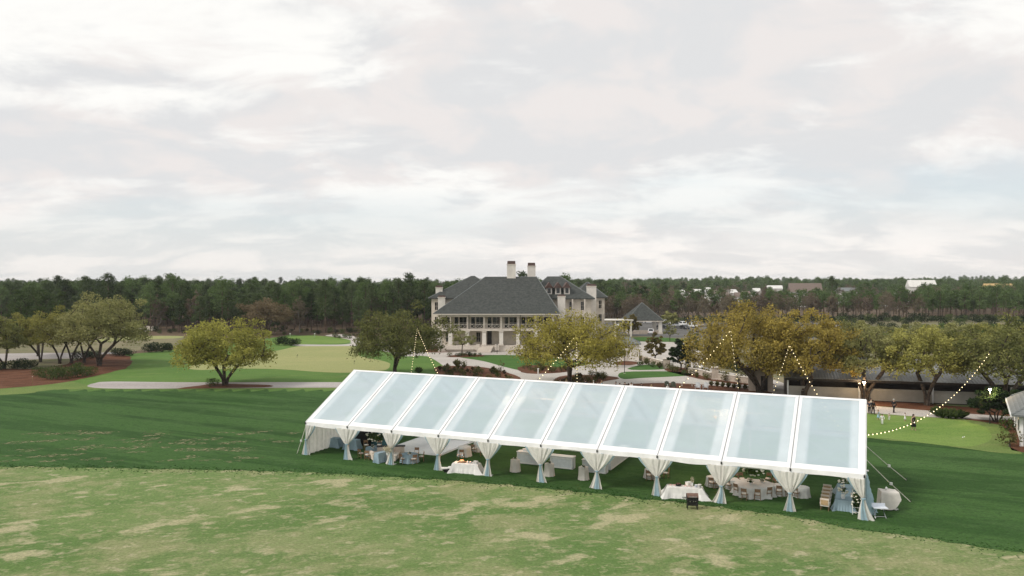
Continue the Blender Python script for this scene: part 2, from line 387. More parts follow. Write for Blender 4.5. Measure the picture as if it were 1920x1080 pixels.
# scuffed streaks and bald patches in the dark lawn, too many and too faint to count
def worn_patches():
    m, n, l, b = newmat('worn_turf')
    no = nd(n, 'ShaderNodeTexNoise'); no.inputs['Scale'].default_value = 2.2; no.inputs['Detail'].default_value = 8
    tc = nd(n, 'ShaderNodeTexCoord'); l.new(tc.outputs['Object'], no.inputs[0])
    l.new(mixc(n, l, ramp(n, l, no.outputs[0], .35, .65), (.24, .23, .13), (.085, .125, .05)), b.inputs['Base Color'])
    l.new(ramp(n, l, no.outputs[0], .40, .58, .7, 0), b.inputs['Alpha'])
    b.inputs['Roughness'].default_value = .95; b.inputs['Specular IOR Level'].default_value = .05
    rr = random.Random(5); mb = MB()
    for k in range(70):
        row = rr.choice([812, 819, 826, 828, 830, 838, 842, 856, 862])
        c = G(rr.uniform(-30, 470) + (80 if row < 830 else 0), row + rr.gauss(0, 2.2), .0205)
        a, w = rr.uniform(.6, 2.3), rr.uniform(.25, .75); t0 = rr.gauss(.35, .2)
        q = []
        for j in range(14):
            t = 2 * math.pi * j / 14; s = rr.uniform(.7, 1.15)
            x, y = a * s * math.cos(t), w * s * math.sin(t)
            q.append((c.x + x * math.cos(t0) - y * math.sin(t0), c.y + x * math.sin(t0) + y * math.cos(t0), .0205 + k * .0001))
        mb.add(q, [tuple(range(14))])
    o = mb.build('worn_grass', m); tag(o, 'pale scuffed streaks worn into the dark lawn', 'grass', kind='stuff')
worn_patches()

# short tufts that give the foreground turf its grain, and longer ones where the dark lawn ends
def turf_tufts():
    def blades(name, P, h0, h1, w, mat, label, seed):
        rg = np.random.default_rng(seed); P = np.asarray(P); n = len(P)
        a = rg.uniform(0, 6.28, n); h = rg.uniform(h0, h1, n); ww = w * rg.uniform(.6, 1.4, n)
        dx, dy = np.cos(a) * ww / 2, np.sin(a) * ww / 2
        lx, ly = rg.normal(0, .5, n) * h, rg.normal(0, .5, n) * h
        z = np.full(n, .014)
        v = np.stack([np.stack([P[:, 0] - dx, P[:, 1] - dy, z], 1), np.stack([P[:, 0] + dx, P[:, 1] + dy, z], 1), np.stack([P[:, 0] + dx * 1.3 + lx, P[:, 1] + dy * 1.3 + ly, z + h], 1), np.stack([P[:, 0] - dx * 1.3 + lx, P[:, 1] - dy * 1.3 + ly, z + h], 1)], 1).reshape(-1, 3)
        me = bpy.data.meshes.new(name); me.vertices.add(4 * n); me.vertices.foreach_set('co', v.astype(np.float32).ravel())
        me.loops.add(4 * n); me.loops.foreach_set('vertex_index', np.arange(4 * n, dtype=np.int32)); me.polygons.add(n); me.polygons.foreach_set('loop_start', np.arange(0, 4 * n, 4, dtype=np.int32))
        me.materials.append(M[mat]); me.update(calc_edges=True)
        tag(put(name, me), label, 'grass', kind='stuff')
    edge_px = [(-420, 866), (0, 874), (300, 880), (560, 885), (820, 900), (1000, 914), (1180, 932), (1380, 955), (1500, 972), (1600, 992), (1700, 1003), (1820, 1024), (1930, 1036), (2150, 1062)]
    E_ = [G(*q) for q in edge_px]
    rg = np.random.default_rng(4)
    y = rg.uniform(40, 76, 26000); x = rg.uniform(-.72, .72, 26000) * y
    lim = np.interp(x, [e.x for e in E_], [e.y for e in E_]); k = y < lim - .1
    P = np.stack([x[k], y[k]], 1)
    t = rg.uniform(0, 1, 3600); xs = np.array([e.x for e in E_]); ex = xs[0] + (xs[-1] - xs[0]) * t
    ey = np.interp(ex, xs, [e.y for e in E_]) + np.where(rg.random(3600) < .3, -1, 1) * np.abs(rg.normal(0, .7, 3600)) - .1
    blades('lawn_edge_tufts', np.stack([ex, ey], 1), .02, .06, .10, 'rye_turf', 'longer dark grass along the lawn edge', 7)
turf_tufts()
# ------------------------------------------------------------------ the clear-roofed event tent
cloth('drape_cream', (.88, .855, .80), .3); cloth('drape_blue', (.42, .58, .66), .35); cloth('linen_white', (.83, .82, .79), .15)
cloth('linen_blue', (.36, .48, .55), .15); cloth('sheer_white', (.78, .84, .87), .5); cloth('linen_ivory', (.78, .74, .68), .15)
plain('vinyl_white', (.79, .79, .79), .45, .04, 1.2); plain('aluminium', (.62, .64, .65), .4, .08, 3, .6)
plain('rope', (.62, .60, .52), .8); plain('dark_metal', (.03, .03, .032), .45, .2, 8, .3); plain('seam', (.33, .35, .36), .6)
plain('white_paint', (.80, .80, .78), .4, .04, 3); plain('panel_white', (.68, .71, .73), .35, .04, 3)
plain('floor_white', (.80, .80, .80), .22, .04, .8, spec=.5)
def film_material(name, col, clear, gloss=.10, edge=None):
    m, n, l, b = newmat(name); n.remove(b)
    d = nd(n, 'ShaderNodeBsdfDiffuse'); t = nd(n, 'ShaderNodeBsdfTranslucent'); x = nd(n, 'ShaderNodeBsdfTransparent'); g = nd(n, 'ShaderNodeBsdfGlossy')
    x.inputs[0].default_value = (.90, .95, .96, 1)
    g.inputs['Roughness'].default_value = .12
    tc = nd(n, 'ShaderNodeTexCoord'); no = nd(n, 'ShaderNodeTexNoise'); no.inputs['Scale'].default_value = .45; no.inputs['Detail'].default_value = 6
    l.new(tc.outputs['Object'], no.inputs[0])
    c = mixc(n, l, ramp(n, l, no.outputs[0], .3, .7), tuple(v * .90 for v in col), col)
    oi = nd(n, 'ShaderNodeObjectInfo')
    c = mixc(n, l, mth(n, l, 'MULTIPLY', oi.outputs['Random'], .45), c, (.70, .79, .84))
    if edge:   # the welded margins beside the rafters are milkier than the middle of a pane
        sp = nd(n, 'ShaderNodeSeparateXYZ'); l.new(tc.outputs['Object'], sp.inputs[0])
        fr = mth(n, l, 'ABSOLUTE', mth(n, l, 'SUBTRACT', mth(n, l, 'FRACT', mth(n, l, 'DIVIDE', sp.outputs[0], 5.0)), .5))
        c = mixc(n, l, ramp(n, l, fr, .26, .34, 0, .75), c, edge)
    for s in (d, t): l.new(c, s.inputs[0])
    wn_ = nd(n, 'ShaderNodeTexNoise'); wn_.inputs['Scale'].default_value = 1.1; wn_.inputs['Detail'].default_value = 3; wn_.inputs['Distortion'].default_value = 1.2; l.new(tc.outputs['Object'], wn_.inputs[0])
    bp = nd(n, 'ShaderNodeBump'); bp.inputs['Strength'].default_value = .35; bp.inputs['Distance'].default_value = .18; l.new(wn_.outputs[0], bp.inputs['Height'])
    l.new(bp.outputs[0], g.inputs['Normal'])
    m1, m2, m3 = (nd(n, 'ShaderNodeMixShader') for _ in range(3))
    m1.inputs[0].default_value = .12; l.new(d.outputs[0], m1.inputs[1]); l.new(t.outputs[0], m1.inputs[2])
    l.new(ramp(n, l, no.outputs[0], .3, .7, clear - .05, clear + .05), m2.inputs[0]); l.new(m1.outputs[0], m2.inputs[1]); l.new(x.outputs[0], m2.inputs[2])
    m3.inputs[0].default_value = gloss; l.new(m2.outputs[0], m3.inputs[1]); l.new(g.outputs[0], m3.inputs[2])
    l.new(m3.outputs[0], n['Material Output'].inputs[0])
    return m
film_material('clear_vinyl', (.62, .755, .83), .37, .13, (.86, .95, 1.0))
film_material('gable_vinyl', (.60, .72, .78), .35)
BAY, NB, TW, HE, RISE = 5.0, 10, 15.8, 3.2, 4.29
TL = BAY * NB
TO = Vector((-20.24, 76.42, 0)); TU = Vector((math.cos(TH), -math.sin(TH), 0)); TV = Vector((math.sin(TH), math.cos(TH), 0))
def tent_pt(t, s, z=0.0): return TO + TU * t + TV * s + Vector((0, 0, z))
def zr(s, off=0.0): return HE + RISE * (1 - abs(s - TW / 2) / (TW / 2)) + off
tent = thing('event_tent', 'long white framed event tent with clear vinyl gable roof on the dark lawn', 'tent', TO, -TH)
def build_tent():
    rr = random.Random(3)
    side = lambda s, far: (TW - s) if far else s
    for far in (False, True):
        for i in range(NB):
            t0, t1 = i * BAY, (i + 1) * BAY
            a, b = t0 + (.42 if i == 0 else .27), t1 - (.42 if i == NB - 1 else .27)
            sag = rr.uniform(.05, .14)
            def pane(u, v, a=a, b=b, sag=sag, far=far):
                s = side(.5 + v * 7.2, far)
                return (a + (b - a) * u, s, zr(s) - sag * math.sin(math.pi * u) * math.sin(math.pi * v))
            MB().grid(pane, 6, 8).build('roof_pane', M['clear_vinyl'], tent, True)
            f = MB()
            def strip(ta, tb, sa, sb):
                sa, sb = side(sa, far), side(sb, far)
                f.slab([(ta, sa, zr(sa, .012)), (tb, sa, zr(sa, .012)), (tb, sb, zr(sb, .012)), (ta, sb, zr(sb, .012))], .02)
            strip(t0 + (.0 if i == 0 else .035), a, 0, 7.86); strip(b, t1 - (.0 if i == NB - 1 else .035), 0, 7.86)
            strip(a, b, 0, .5); strip(a, b, 7.7, 7.86)
            f.build('pane_border', M['vinyl_white'], tent)
            # eave valance with an uneven hem
            am, ph = rr.uniform(.02, .15), rr.uniform(-.4, .4)
            dip = rr.choice([1, 1, 1, -.5])
            def val(u, v, t0=t0, am=am, ph=ph, dip=dip, far=far):
                hem = HE - .33 + dip * am * math.sin(math.pi * u) ** 2 + .02 * math.sin(9 * u + ph * 9)
                z = HE + .03 + (hem - HE - .03) * v
                y = -.05 - .05 * v + .025 * v * math.sin(11 * u + ph)
                return (t0 + BAY * u, (TW - y) if far else y, z)
            MB().grid(val, 20, 3).build('valance', M['vinyl_white'], tent, True)
        sgn = TW if far else 0
        for i in range(NB):
            MB().box((i * BAY + BAY / 2, sgn + (-.06 if far else .06), HE - .20), (BAY - .16, .1, .26)).build('eave_beam', M['aluminium'], tent)
            MB().box((i * BAY + BAY / 2, side(4.0, far), zr(4.0, -.22)), (BAY - .16, .09, .13)).build('purlin', M['aluminium'], tent)
        for i in range(NB + 1):
            MB().box((i * BAY, side(.06, far), HE / 2 - .1), (.13, .2, HE - .22)).build('post', M['aluminium'], tent)
            MB().slab([(i * BAY - .3, side(-.25, far), .03), (i * BAY + .3, side(-.25, far), .03), (i * BAY + .3, side(.35, far), .03), (i * BAY - .3, side(.35, far), .03)][::-1 if far else 1], .02).build('base_plate', M['aluminium'], tent)
    for i in range(NB + 1):
        x = i * BAY
        f = MB()
        for far in (False, True):
            p = [(x, side(.1, far), zr(.1, -.14)), (x, side(7.86, far), zr(7.86, -.14))]
            f.tube(p, .085, 4)
        f.build('rafter', M['aluminium'], tent)
        k = MB()
        for far in (False, True):
            k.tube([(x, side(-.05, far), zr(-.05, .03)), (x, side(7.86, far), zr(7.86, .03))], .028, 4)
        if 0 < i < NB: k.build('keder_rail', M['seam'], tent)
        MB().box((x, -.13, HE - .1), (.1, .05, .2)).build('bracket', M['dark_metal'], tent)
        # pleated sheer liner hung under each rafter
        d = MB()
        for far in (False, True):
            for sd_ in (-1, 1):
                if (i == 0 and sd_ < 0) or (i == NB and sd_ > 0): continue
                def lin(u, v, x=x, sd_=sd_, far=far):
                    s = side(.6 + v * 6.9, far)
                    return (x + sd_ * (.1 + u * .95 + .05 * math.sin(5 * v * 6)), s, zr(s, -.16 - .10 * u + .03 * math.sin(u * 16)))
                d.grid(lin, 8, 10)
        d.build('rafter_liner', M['sheer_white'], tent, True)
    r = MB()
    r.slab([(-.02, 7.68, zr(7.68, .03)), (TL + .02, 7.68, zr(7.68, .03)), (TL + .02, 7.9, zr(7.9, .03)), (-.02, 7.9, zr(7.9, .03))], .02)
    r.slab([(TL + .02, 8.12, zr(8.12, .03)), (-.02, 8.12, zr(8.12, .03)), (-.02, 7.9, zr(7.9, .03)), (TL + .02, 7.9, zr(7.9, .03))], .02)
    r.build('ridge_cap', M['vinyl_white'], tent)
    MB().box((TL / 2, 7.9, zr(7.9) - .22), (TL - .1, .12, .18)).build('ridge_beam', M['aluminium'], tent)
    for i in range(NB):
        c = MB(); x0, x1 = i * BAY + .1, (i + 1) * BAY - .1
        c.tube([(x0, 7.7, zr(7.7, -.24)), (x1, 4.1, zr(4.1, -.24))], .02, 4)
        if i in (0, 5, 9):
            c.tube([(x0, 4.0, zr(4.0, -.24)), (x1, .3, zr(.3, -.24))], .025, 4)
            c.tube([(x1, 4.0, zr(4.0, -.30)), (x0, .3, zr(.3, -.30))], .025, 4)
        c.build('brace_cable', M['aluminium'], tent)
    for x in (0.0, TL):
        e = .03 if x > 0 else -.03
        MB().add([(x + e, .2, HE), (x + e, TW - .2, HE), (x + e, TW / 2, HE + RISE - .12)], [(0, 1, 2)]).build('gable_pane', M['gable_vinyl'], tent)
        f = MB()
        f.tube([(x + e, .0, HE - .02), (x + e, TW / 2, HE + RISE - .04), (x + e, TW, HE - .02)], .10, 4)
        f.tube([(x + e, .1, HE), (x + e, TW - .1, HE)], .10, 4)
        f.build('gable_frame', M['vinyl_white'], tent)
        for s in (TW / 3, 2 * TW / 3):
            MB().box((x, s, zr(s) / 2 - .1), (.14, .14, zr(s) - .25)).build('gable_post', M['aluminium'], tent)
build_tent()
def guy_rope(top, foot, label):
    o = thing('guy_rope', label, 'rope', foot, group='guy ropes of the tent')
    top, foot = Vector(top) - Vector(foot), Vector((0, 0, 0))
    MB().tube([top, top * .5 + Vector((0, 0, -.04)), foot + Vector((0, 0, .05))], .035, 5).build('strap', M['rope'], o)
    p = top * .42
    MB().box(p, (.16, .16, .2), .5).build('ratchet', M['white_paint'], o)
    MB().tube([(0, 0, -.1), (.05, .0, .25)], [.02, .03], 5).build('stake', M['dark_metal'], o)
guy_rope(tent_pt(TL, 2 * TW / 3, 3.3), G(1699, 901), 'tan guy strap staked right of the tent, the farther of two')
guy_rope(tent_pt(TL, TW / 3, 3.3), G(1707, 942), 'tan guy strap staked right of the tent behind the draped box')
guy_rope(tent_pt(0, .1, 3.1), G(557, 851), 'tan guy strap staked at the left front corner of the tent')

def drape(t, label, left=True, right=True, seed=0, depth=-.16):
    rr = random.Random(seed)
    o = thing('tent_drape', label, 'curtain', tent_pt(t, depth), -TH, 'tied drapes along the tent front')
    lo, hi = (-1 if left else -.06), (1 if right else .06)
    wd, tie = 1.13 + rr.uniform(-.16, .12), 1.42 + rr.uniform(-.16, .12)
    wl_, wr_ = 1 + rr.uniform(-.14, .14), 1 + rr.uniform(-.14, .14)
    def swag(u, v):
        x = lo + (hi - lo) * u
        w = .13 + (wd - .13) * (1 - v ** 1.35)
        fold = (.045 + .03 * v) * math.sin(x * (13 + seed % 5) + seed + .8 * math.sin(3 * x + seed)) * (1 - .4 * v) + .025 * math.sin(x * 27 + seed * 1.7)
        return (x * w * (wl_ if x < 0 else wr_), fold - .03 * v + .02 * math.sin(x * 31 + v * 5), 2.93 + (tie - 2.93) * v)
    MB().grid(swag, 36, 14).build('swag', M['drape_cream'], o, True)
    def hem(u, v):   # the blue lining that shows along the swag's curved edges
        x = lo + (hi - lo) * u
        w = .15 + (wd + .17 - .13) * (1 - v ** 1.3)
        return (x * w * (wl_ if x < 0 else wr_), .10 + .04 * math.sin(x * 12 + seed), 2.93 + (tie - 2.93) * v)
    MB().grid(hem, 24, 12).build('lining', M['drape_blue'], o, True)
    q = rr.uniform(-.22, .22); tw = rr.uniform(.30, .46)
    def tail(u, v):
        x = -1 + 2 * u
        w = .13 + (tw + .05 * math.sin(x * 7 + seed)) * v ** 1.2
        return (x * w + q * v * v, .05 * math.sin(x * 9 + seed * 2) * (.4 + v), tie + (.015 - tie) * v - .0 * x)
    MB().grid(tail, 22, 12).build('tail', M['drape_cream'], o, True)
    c = rr.uniform(-.35, .3)
    def blue(u, v):
        x = c + (-.5 + u) * .95
        w = .13 + .36 * v ** 1.1
        return (x * w + q * v * v, -.09 - .03 * v + .035 * math.sin(u * 9 + seed), tie - .02 + (.03 - tie) * v)
    MB().grid(blue, 10, 12).build('blue_panel', M['drape_blue'], o, True)
    MB().lathe([(.15, -.05), (.165, 0), (.15, .05)], 12, (0, 0, tie), sy=.8).build('tie_band', M['drape_blue'], o, True)
    return o
ordn = ['second', 'third', 'fourth', 'fifth', 'sixth', 'seventh', 'eighth', 'ninth', 'tenth']
drape(0.12, 'cream drape tied back at the left end post of the tent', left=False, seed=1)
for i in range(1, NB):
    drape(i * BAY, f'cream and blue drape tied to the {ordn[i-1]} tent post from the left', seed=i * 3 + 2)
drape(TL - .05, 'cream drape tied back at the right end post of the tent', right=False, seed=40)
def wall_curtain(name, t, s0, s1, mat, label, seed=0, z1=2.95, pinch=0.0, amp=.09, group=None, bulge=0.0):
    o = thing(name, label, 'curtain', tent_pt(t, s0), -TH, group)
    L = s1 - s0
    def f(u, v):
        y = u * L
        if pinch: y = y * (1 - pinch * (1 - abs(2 * v - 1.1)))
        return (bulge * math.sin(math.pi * u * .5) * v + amp * math.sin(y * 9 + seed) * (.4 + .6 * v) + .03 * math.sin(y * 23), y, z1 + (.02 - z1) * v)
    MB().grid(f, int(L * 14), 8).build('fabric', M[mat], o, True)
    MB().tube([(0, 0, z1 + .02), (0, L, z1 + .02)], .03, 6).build('curtain_rail', M['aluminium'], o)
    return o
wall_curtain('wall_curtain', .12, .1, 6.2, 'drape_cream', 'long white pleated curtain closing the left end of the tent')
wall_curtain('wall_curtain', TL + .10, .12, 2.6, 'drape_blue', 'pale blue curtain gathered at the right end corner of the tent', 2, pinch=.42, amp=.14, bulge=.7)
# ------------------------------------------------------------------ furniture and catering under the tent
plain('wood', (.30, .19, .105), .5, .2, 14); plain('wood_back', (.27, .165, .10), .5, .15, 20); plain('cushion', (.78, .73, .66), .8, .05)
plain('tan_fabric', (.50, .34, .19), .8, .1); plain('ivory_fabric', (.72, .63, .54), .8, .06); plain('black', (.012, .012, .013), .5)
plain('steel', (.55, .56, .57), .25, .05, 4, .9); plain('ceramic', (.82, .82, .80), .3, .03); plain('bread', (.62, .36, .20), .7, .15, 30)
plain('food_dark', (.07, .035, .02), .6, .3, 30); plain('pink_tray', (.62, .42, .38), .6, .2, 30); plain('teal_fabric', (.07, .17, .19), .8, .15)
plain('rust', (.17, .10, .075), .6, .25, 14); plain('cooler_white', (.74, .78, .84), .4, .03); plain('blossom', (.84, .80, .68), .7, .1, 25)
plain('hot', (1, .6, .35), .5, 0, 4, emit=(1, .55, .28), es=6.0); plain('green_grey', (.18, .21, .18), .8)
leafmat('floral_leaf', (.02, .05, .015), (.09, .14, .04)); leafmat('pampas', (.55, .50, .36), (.70, .66, .50))

def leaf_mesh(pts, size, mat, seed=0, up=.3, asp=.55, jitter=.4):
    """small two-triangle leaves, one per point"""
    rg = np.random.default_rng(seed)
    pts = np.asarray(pts, float); n = len(pts)
    nrm = rg.normal(size=(n, 3)); nrm[:, 2] += up
    nrm /= np.linalg.norm(nrm, axis=1)[:, None]
    a = np.cross(nrm, rg.normal(size=(n, 3))); a /= np.linalg.norm(a, axis=1)[:, None]
    b = np.cross(nrm, a)
    s = (size * (1 + jitter * rg.uniform(-1, 1, n)))[:, None] / 2
    a, b = a * s, b * s * asp
    fold = nrm * s * .25
    v = np.stack([pts - a, pts + b - fold, pts + a, pts - b - fold], 1).reshape(-1, 3)
    me = bpy.data.meshes.new('leaves')
    me.vertices.add(4 * n); me.vertices.foreach_set('co', v.astype(np.float32).ravel())
    me.loops.add(4 * n); me.loops.foreach_set('vertex_index', np.arange(4 * n, dtype=np.int32))
    me.polygons.add(n); me.polygons.foreach_set('loop_start', np.arange(0, 4 * n, 4, dtype=np.int32))
    me.materials.append(mat); me.update(calc_edges=True)
    return me
def ball_pts(n, r, seed, c=(0, 0, 0), shell=.5, sq=(1, 1, 1)):
    rg = np.random.default_rng(seed); d = rg.normal(size=(n, 3)); d /= np.linalg.norm(d, axis=1)[:, None]
    return d * (r * rg.uniform(shell, 1, n) ** .8)[:, None] * np.array(sq) + np.array(c)
def flowers(o, n, r, z, seed, sq=(1, 1, 1), nb=14, bs=.09, leaf=.10, c=(0, 0)):
    put('greenery', leaf_mesh(ball_pts(n, r, seed, (c[0], c[1], z), .3, sq), leaf, M['floral_leaf'], seed), o)
    b = MB(); rr = random.Random(seed)
    for p in ball_pts(nb, r * 1.02, seed + 1, (c[0], c[1], z), .85, sq):
        b.lathe([(bs * .3, -bs * .5), (bs, 0), (bs * .75, bs * .4), (bs * .2, bs * .55)], 6, p)
    b.build('blossoms', M['blossom'], o)

chair0 = None
def chair(px, py, face, label, group='wooden dining chairs under the tent'):
    """face = pixel of the table the chair turns to"""
    global chair0
    p, q = G(px, py), G(*face)
    rz = math.atan2(q.y - p.y, q.x - p.x) - math.pi / 2
    if chair0 is None:
        o = thing('dining_chair', label, 'chair', p, rz, group)
        for x, y, h in ((-.2, .2, .44), (.2, .2, .44), (-.2, -.2, .94), (.2, -.2, .94)):
            lean = -.07 if h > .5 else 0
            MB().tube([(x * 1.08, y * 1.05, 0), (x, y, .44), (x, y + lean, h)], [.024, .028, .024], 5).build('leg', M['wood'], o)
        MB().box((0, 0, .44), (.45, .45, .04)).build('seat', M['wood'], o)
        MB().lathe([(.20, 0), (.23, .02), (.23, .05), (.18, .075)], 10, (0, .0, .462)).build('cushion', M['cushion'], o, True)
        MB().box((0, -.255, .80), (.42, .03, .25)).build('backrest', M['wood_back'], o)
        MB().box((0, -.21, .22), (.40, .025, .03)).build('stretcher', M['wood'], o)
        chair0 = o
        return o
    return dup(chair0, None, p, rz, label)
def round_table(px, py, r, h, mat, label, seed=0, floral=True, sx=1.0, sy=1.0, group=None, rz=-TH, top=0.0):
    o = thing('draped_table', label, 'table', G(px, py), rz, group)
    lob = int(8 + r * 4)
    n = 48
    prof = [(r * .96, h), (r * 1.0, h - .02), (r * 1.02, h * .7), (r * 1.06, h * .3), (r * 1.12, .02)]
    MB().lathe(prof[::-1], n, wob=0, sx=sx, sy=sy).mesh('x', None)
    m = MB()
    vs = []
    for j, (rad, z) in enumerate([(0.01, h + .004), (r * .93, h + .003), (r * .99, h - .015), (r * 1.01, h * .7), (r * 1.06, h * .35), (r * 1.14, .015)]):
        for k in range(n):
            t = 2 * math.pi * k / n
            w = 1 + (max(0, j - 2) * .028) * math.sin(lob * t + seed + .6 * math.sin(3 * t))
            vs.append((rad * w * math.cos(t) * sx, rad * w * math.sin(t) * sy, z))
    m.add(vs, [(j * n + k, j * n + (k + 1) % n, (j + 1) * n + (k + 1) % n, (j + 1) * n + k)[::-1] for j in range(5) for k in range(n)])
    m.build('tablecloth', M[mat], o, True)
    MB().lathe([(r * .9, h - .05), (r * .9, h - .01)], 24, sx=sx, sy=sy).build('tabletop', M['wood'], o)
    MB().tube([(0, 0, 0), (0, 0, h - .05)], .05, 8).build('pedestal', M['dark_metal'], o)
    return o
def centrepiece(px, py, z, r, label, seed, group='floral centrepieces on tent tables'):
    p = G(px, py, z)
    o = thing('floral_centrepiece', label, 'flowers', p, 0, group)
    MB().lathe([(r * .35, 0), (r * .5, r * .3), (r * .4, r * .55)], 8).build('vase', M['ceramic'], o)
    flowers(o, 50, r, r * .95, seed, (1, 1, .7), 10, r * .28, r * .5)
    return o
# left lounge
round_table(701, 853, .80, .76, 'linen_blue', 'round table in blue linen behind the left lounge sofas', 1)
round_table(768, 866, .80, .76, 'linen_blue', 'round table in blue linen right of the lounge sofas', 2)
centrepiece(699, 841, .76, .22, 'pale centrepiece on the blue table behind the sofas', 3)
centrepiece(768, 853, .76, .2, 'pale centrepiece on the blue table right of the sofas', 4)
for px, py, f, d in [(677, 859, (701, 853), 'at the left of the blue table behind the sofas'), (689, 862, (701, 853), 'in front of the blue table behind the sofas'),
                     (687, 843, (701, 853), 'far left of the blue table behind the sofas'), (711, 843, (701, 853), 'behind the blue table left of the flower hanging'),
                     (755, 869, (768, 866), 'front left of the blue table near the dance floor'), (776, 870, (768, 866), 'front right of the blue table near the dance floor'),
                     (780, 858, (768, 866), 'behind the blue table near the dance floor'), (790, 865, (768, 866), 'right end of the blue table near the dance floor')]:
    chair(px, py, f, 'wooden chair with white cushion, ' + d)
def sofa(px, py, rz, w, label):
    o = thing('lounge_sofa', label, 'sofa', G(px, py), rz, 'ivory lounge sofas')
    MB().box((0, 0, .26), (w, .8, .3)).build('base', M['ivory_fabric'], o)
    MB().box((0, .34, .58), (w, .2, .5)).build('backrest', M['ivory_fabric'], o)
    for s in (-1, 1): MB().box((s * (w / 2 + .08), 0, .38), (.16, .82, .56)).build('armrest', M['ivory_fabric'], o)
    for k in (-1, 1): MB().box((k * w / 4, -.06, .47), (w / 2 - .03, .66, .13)).build('cushion', M['cushion'], o)
    for a in (-1, 1):
        for b in (-1, 1): MB().tube([(a * w / 2, b * .34, 0), (a * w / 2, b * .34, .12)], .03, 5).build('leg', M['wood'], o)
sofa(704, 862, -TH + math.pi / 2 + .9, .9, 'ivory armchair left of the blue draped console')
sofa(738, 862, -TH + math.pi / 2 + .35, 1.7, 'ivory sofa behind the third tent drape')
def rect_table(name, c, w, d, h, rz, mat, label, cat='table', flare=.12, group=None):
    o = thing(name, label, cat, c, rz, group)
    n = 16
    def loop(k, z, wob, seed):
        pts = []
        for (x0, y0, x1, y1) in ((-1, -1, 1, -1), (1, -1, 1, 1), (1, 1, -1, 1), (-1, 1, -1, -1)):
            for i in range(n):
                t = i / n; x, y = x0 + (x1 - x0) * t, y0 + (y1 - y0) * t
                corner = max(0, (abs(x * y) - .75) / .25)
                e = k + wob * math.sin(i * 1.9 + seed + x * 3) + corner * flare * 1.2 * (k / max(flare, .01))
                pts.append((x * (w / 2) + (x0 + x1) / 2 * e + (math.copysign(corner, x) * e * .6), y * (d / 2) + (y0 + y1) / 2 * e + (math.copysign(corner, y) * e * .6), z))
        return pts
    m = MB(); N = 4 * n
    vs = loop(0, h, 0, 0) + loop(.01, h - .015, 0, 0) + loop(flare * .4, h * .5, .012, 1) + loop(flare, .015, .03, 2)
    m.add(vs, [tuple(range(N))] + [(j * N + k, (j + 1) * N + k, (j + 1) * N + (k + 1) % N, j * N + (k + 1) % N) for j in range(3) for k in range(N)])
    m.build('tablecloth', M[mat], o)
    MB().box((0, 0, h - .035), (w - .05, d - .05, .03)).build('tabletop', M['wood'], o)
    for a in (-1, 1):
        for b in (-1, 1): MB().tube([(a * (w / 2 - .1), b * (d / 2 - .1), 0), (a * (w / 2 - .1), b * (d / 2 - .1), h - .06)], .025, 5).build('leg', M['steel'], o)
    return o
rect_table('draped_console', G(716, 866), .55, 1.3, .95, -TH - .3, 'linen_blue', 'narrow console in blue linen between the ivory sofas', flare=.06)
o = thing('bar_counter', 'long black topped counter behind the ivory sofa', 'counter', G(733, 856), -TH + .55)
MB().box((0, 0, .5), (2.6, .5, 1.0)).build('front', M['ivory_fabric'], o); MB().box((0, 0, 1.025), (2.75, .6, .05)).build('worktop', M['black'], o)
o = thing('pampas_arrangement', 'feathery pampas arrangement on the black counter top', 'flowers', G(727, 853, 1.05))
put('plumes', leaf_mesh(ball_pts(160, .5, 9, (0, 0, .5), .2, (1, 1, .8)), .2, M['pampas'], 4, asp=.3), o); MB().lathe([(.12, 0), (.16, .2)], 8).build('vase', M['ceramic'], o)
def hanging_flowers(c, rx, label, seed, n=420, nb=40, zsq=.45):
    o = thing('hanging_flowers', label, 'flowers', c, -TH, 'hanging floral arrangements')
    flowers(o, n, rx, 0, seed, (1, .6, zsq), nb, .11, .22)
    MB().tube([(-rx * .8, 0, .2), (-rx * .8, 0, 1.2)], .015, 4).build('cord', M['aluminium'], o)
    MB().tube([(rx * .8, 0, .2), (rx * .8, 0, 1.2)], .015, 4).build('cord', M['aluminium'], o)
hanging_flowers(G(706, 818, 2.2), 1.15, 'white and green flower cloud hung over the left lounge', 21)
hanging_flowers(G(1415, 883, 1.9), .95, 'green and white garland hung behind the big white table', 33, 260, 22, .4)
# stage corner at the left end
def panel_stand(px, py, w, h, d, mat, label, name='backdrop_panel', cat='panel', rz=-TH):
    o = thing(name, label, cat, G(px, py), rz)
    MB().box((0, 0, h / 2), (w, d, h)).build('panel', M[mat], o)
    for s in (-1, 1): MB().box((s * (w / 2 - .1), 0, .03), (.08, d + .5, .05)).build('foot', M['dark_metal'], o)
    return o
panel_stand(680, 836, 2.0, 2.4, .1, 'black', 'black backdrop panel left of the hanging flowers')
panel_stand(716, 838, 2.6, 1.6, .08, 'teal_fabric', 'teal backdrop panel under the hanging flowers')
rect_table('draped_table', G(629, 838), 1.0, .7, .95, -TH, 'linen_blue', 'small blue draped table beside the left end curtain')
rect_table('draped_table', G(661, 842), 1.3, .7, 1.0, -TH, 'linen_blue', 'blue draped table beside the black backdrop panel')
o = thing('dance_floor', 'glossy white dance floor laid on the grass under the tent', 'dance floor', tent_pt(5.8, 4.9), -TH)
for i in range(6):
    for j in range(8):
        MB().box((.56 + i * 1.05, .6 + j * 1.18, .04), (1.044, 1.174, .05)).build('floor_panel', M['floor_white'], o)
MB().box((3.2, -.08, .035), (6.7, .14, .05)).build('edge_ramp', M['white_paint'], o); MB().box((6.5, 4.75, .035), (.14, 9.5, .05)).build('edge_ramp', M['white_paint'], o)
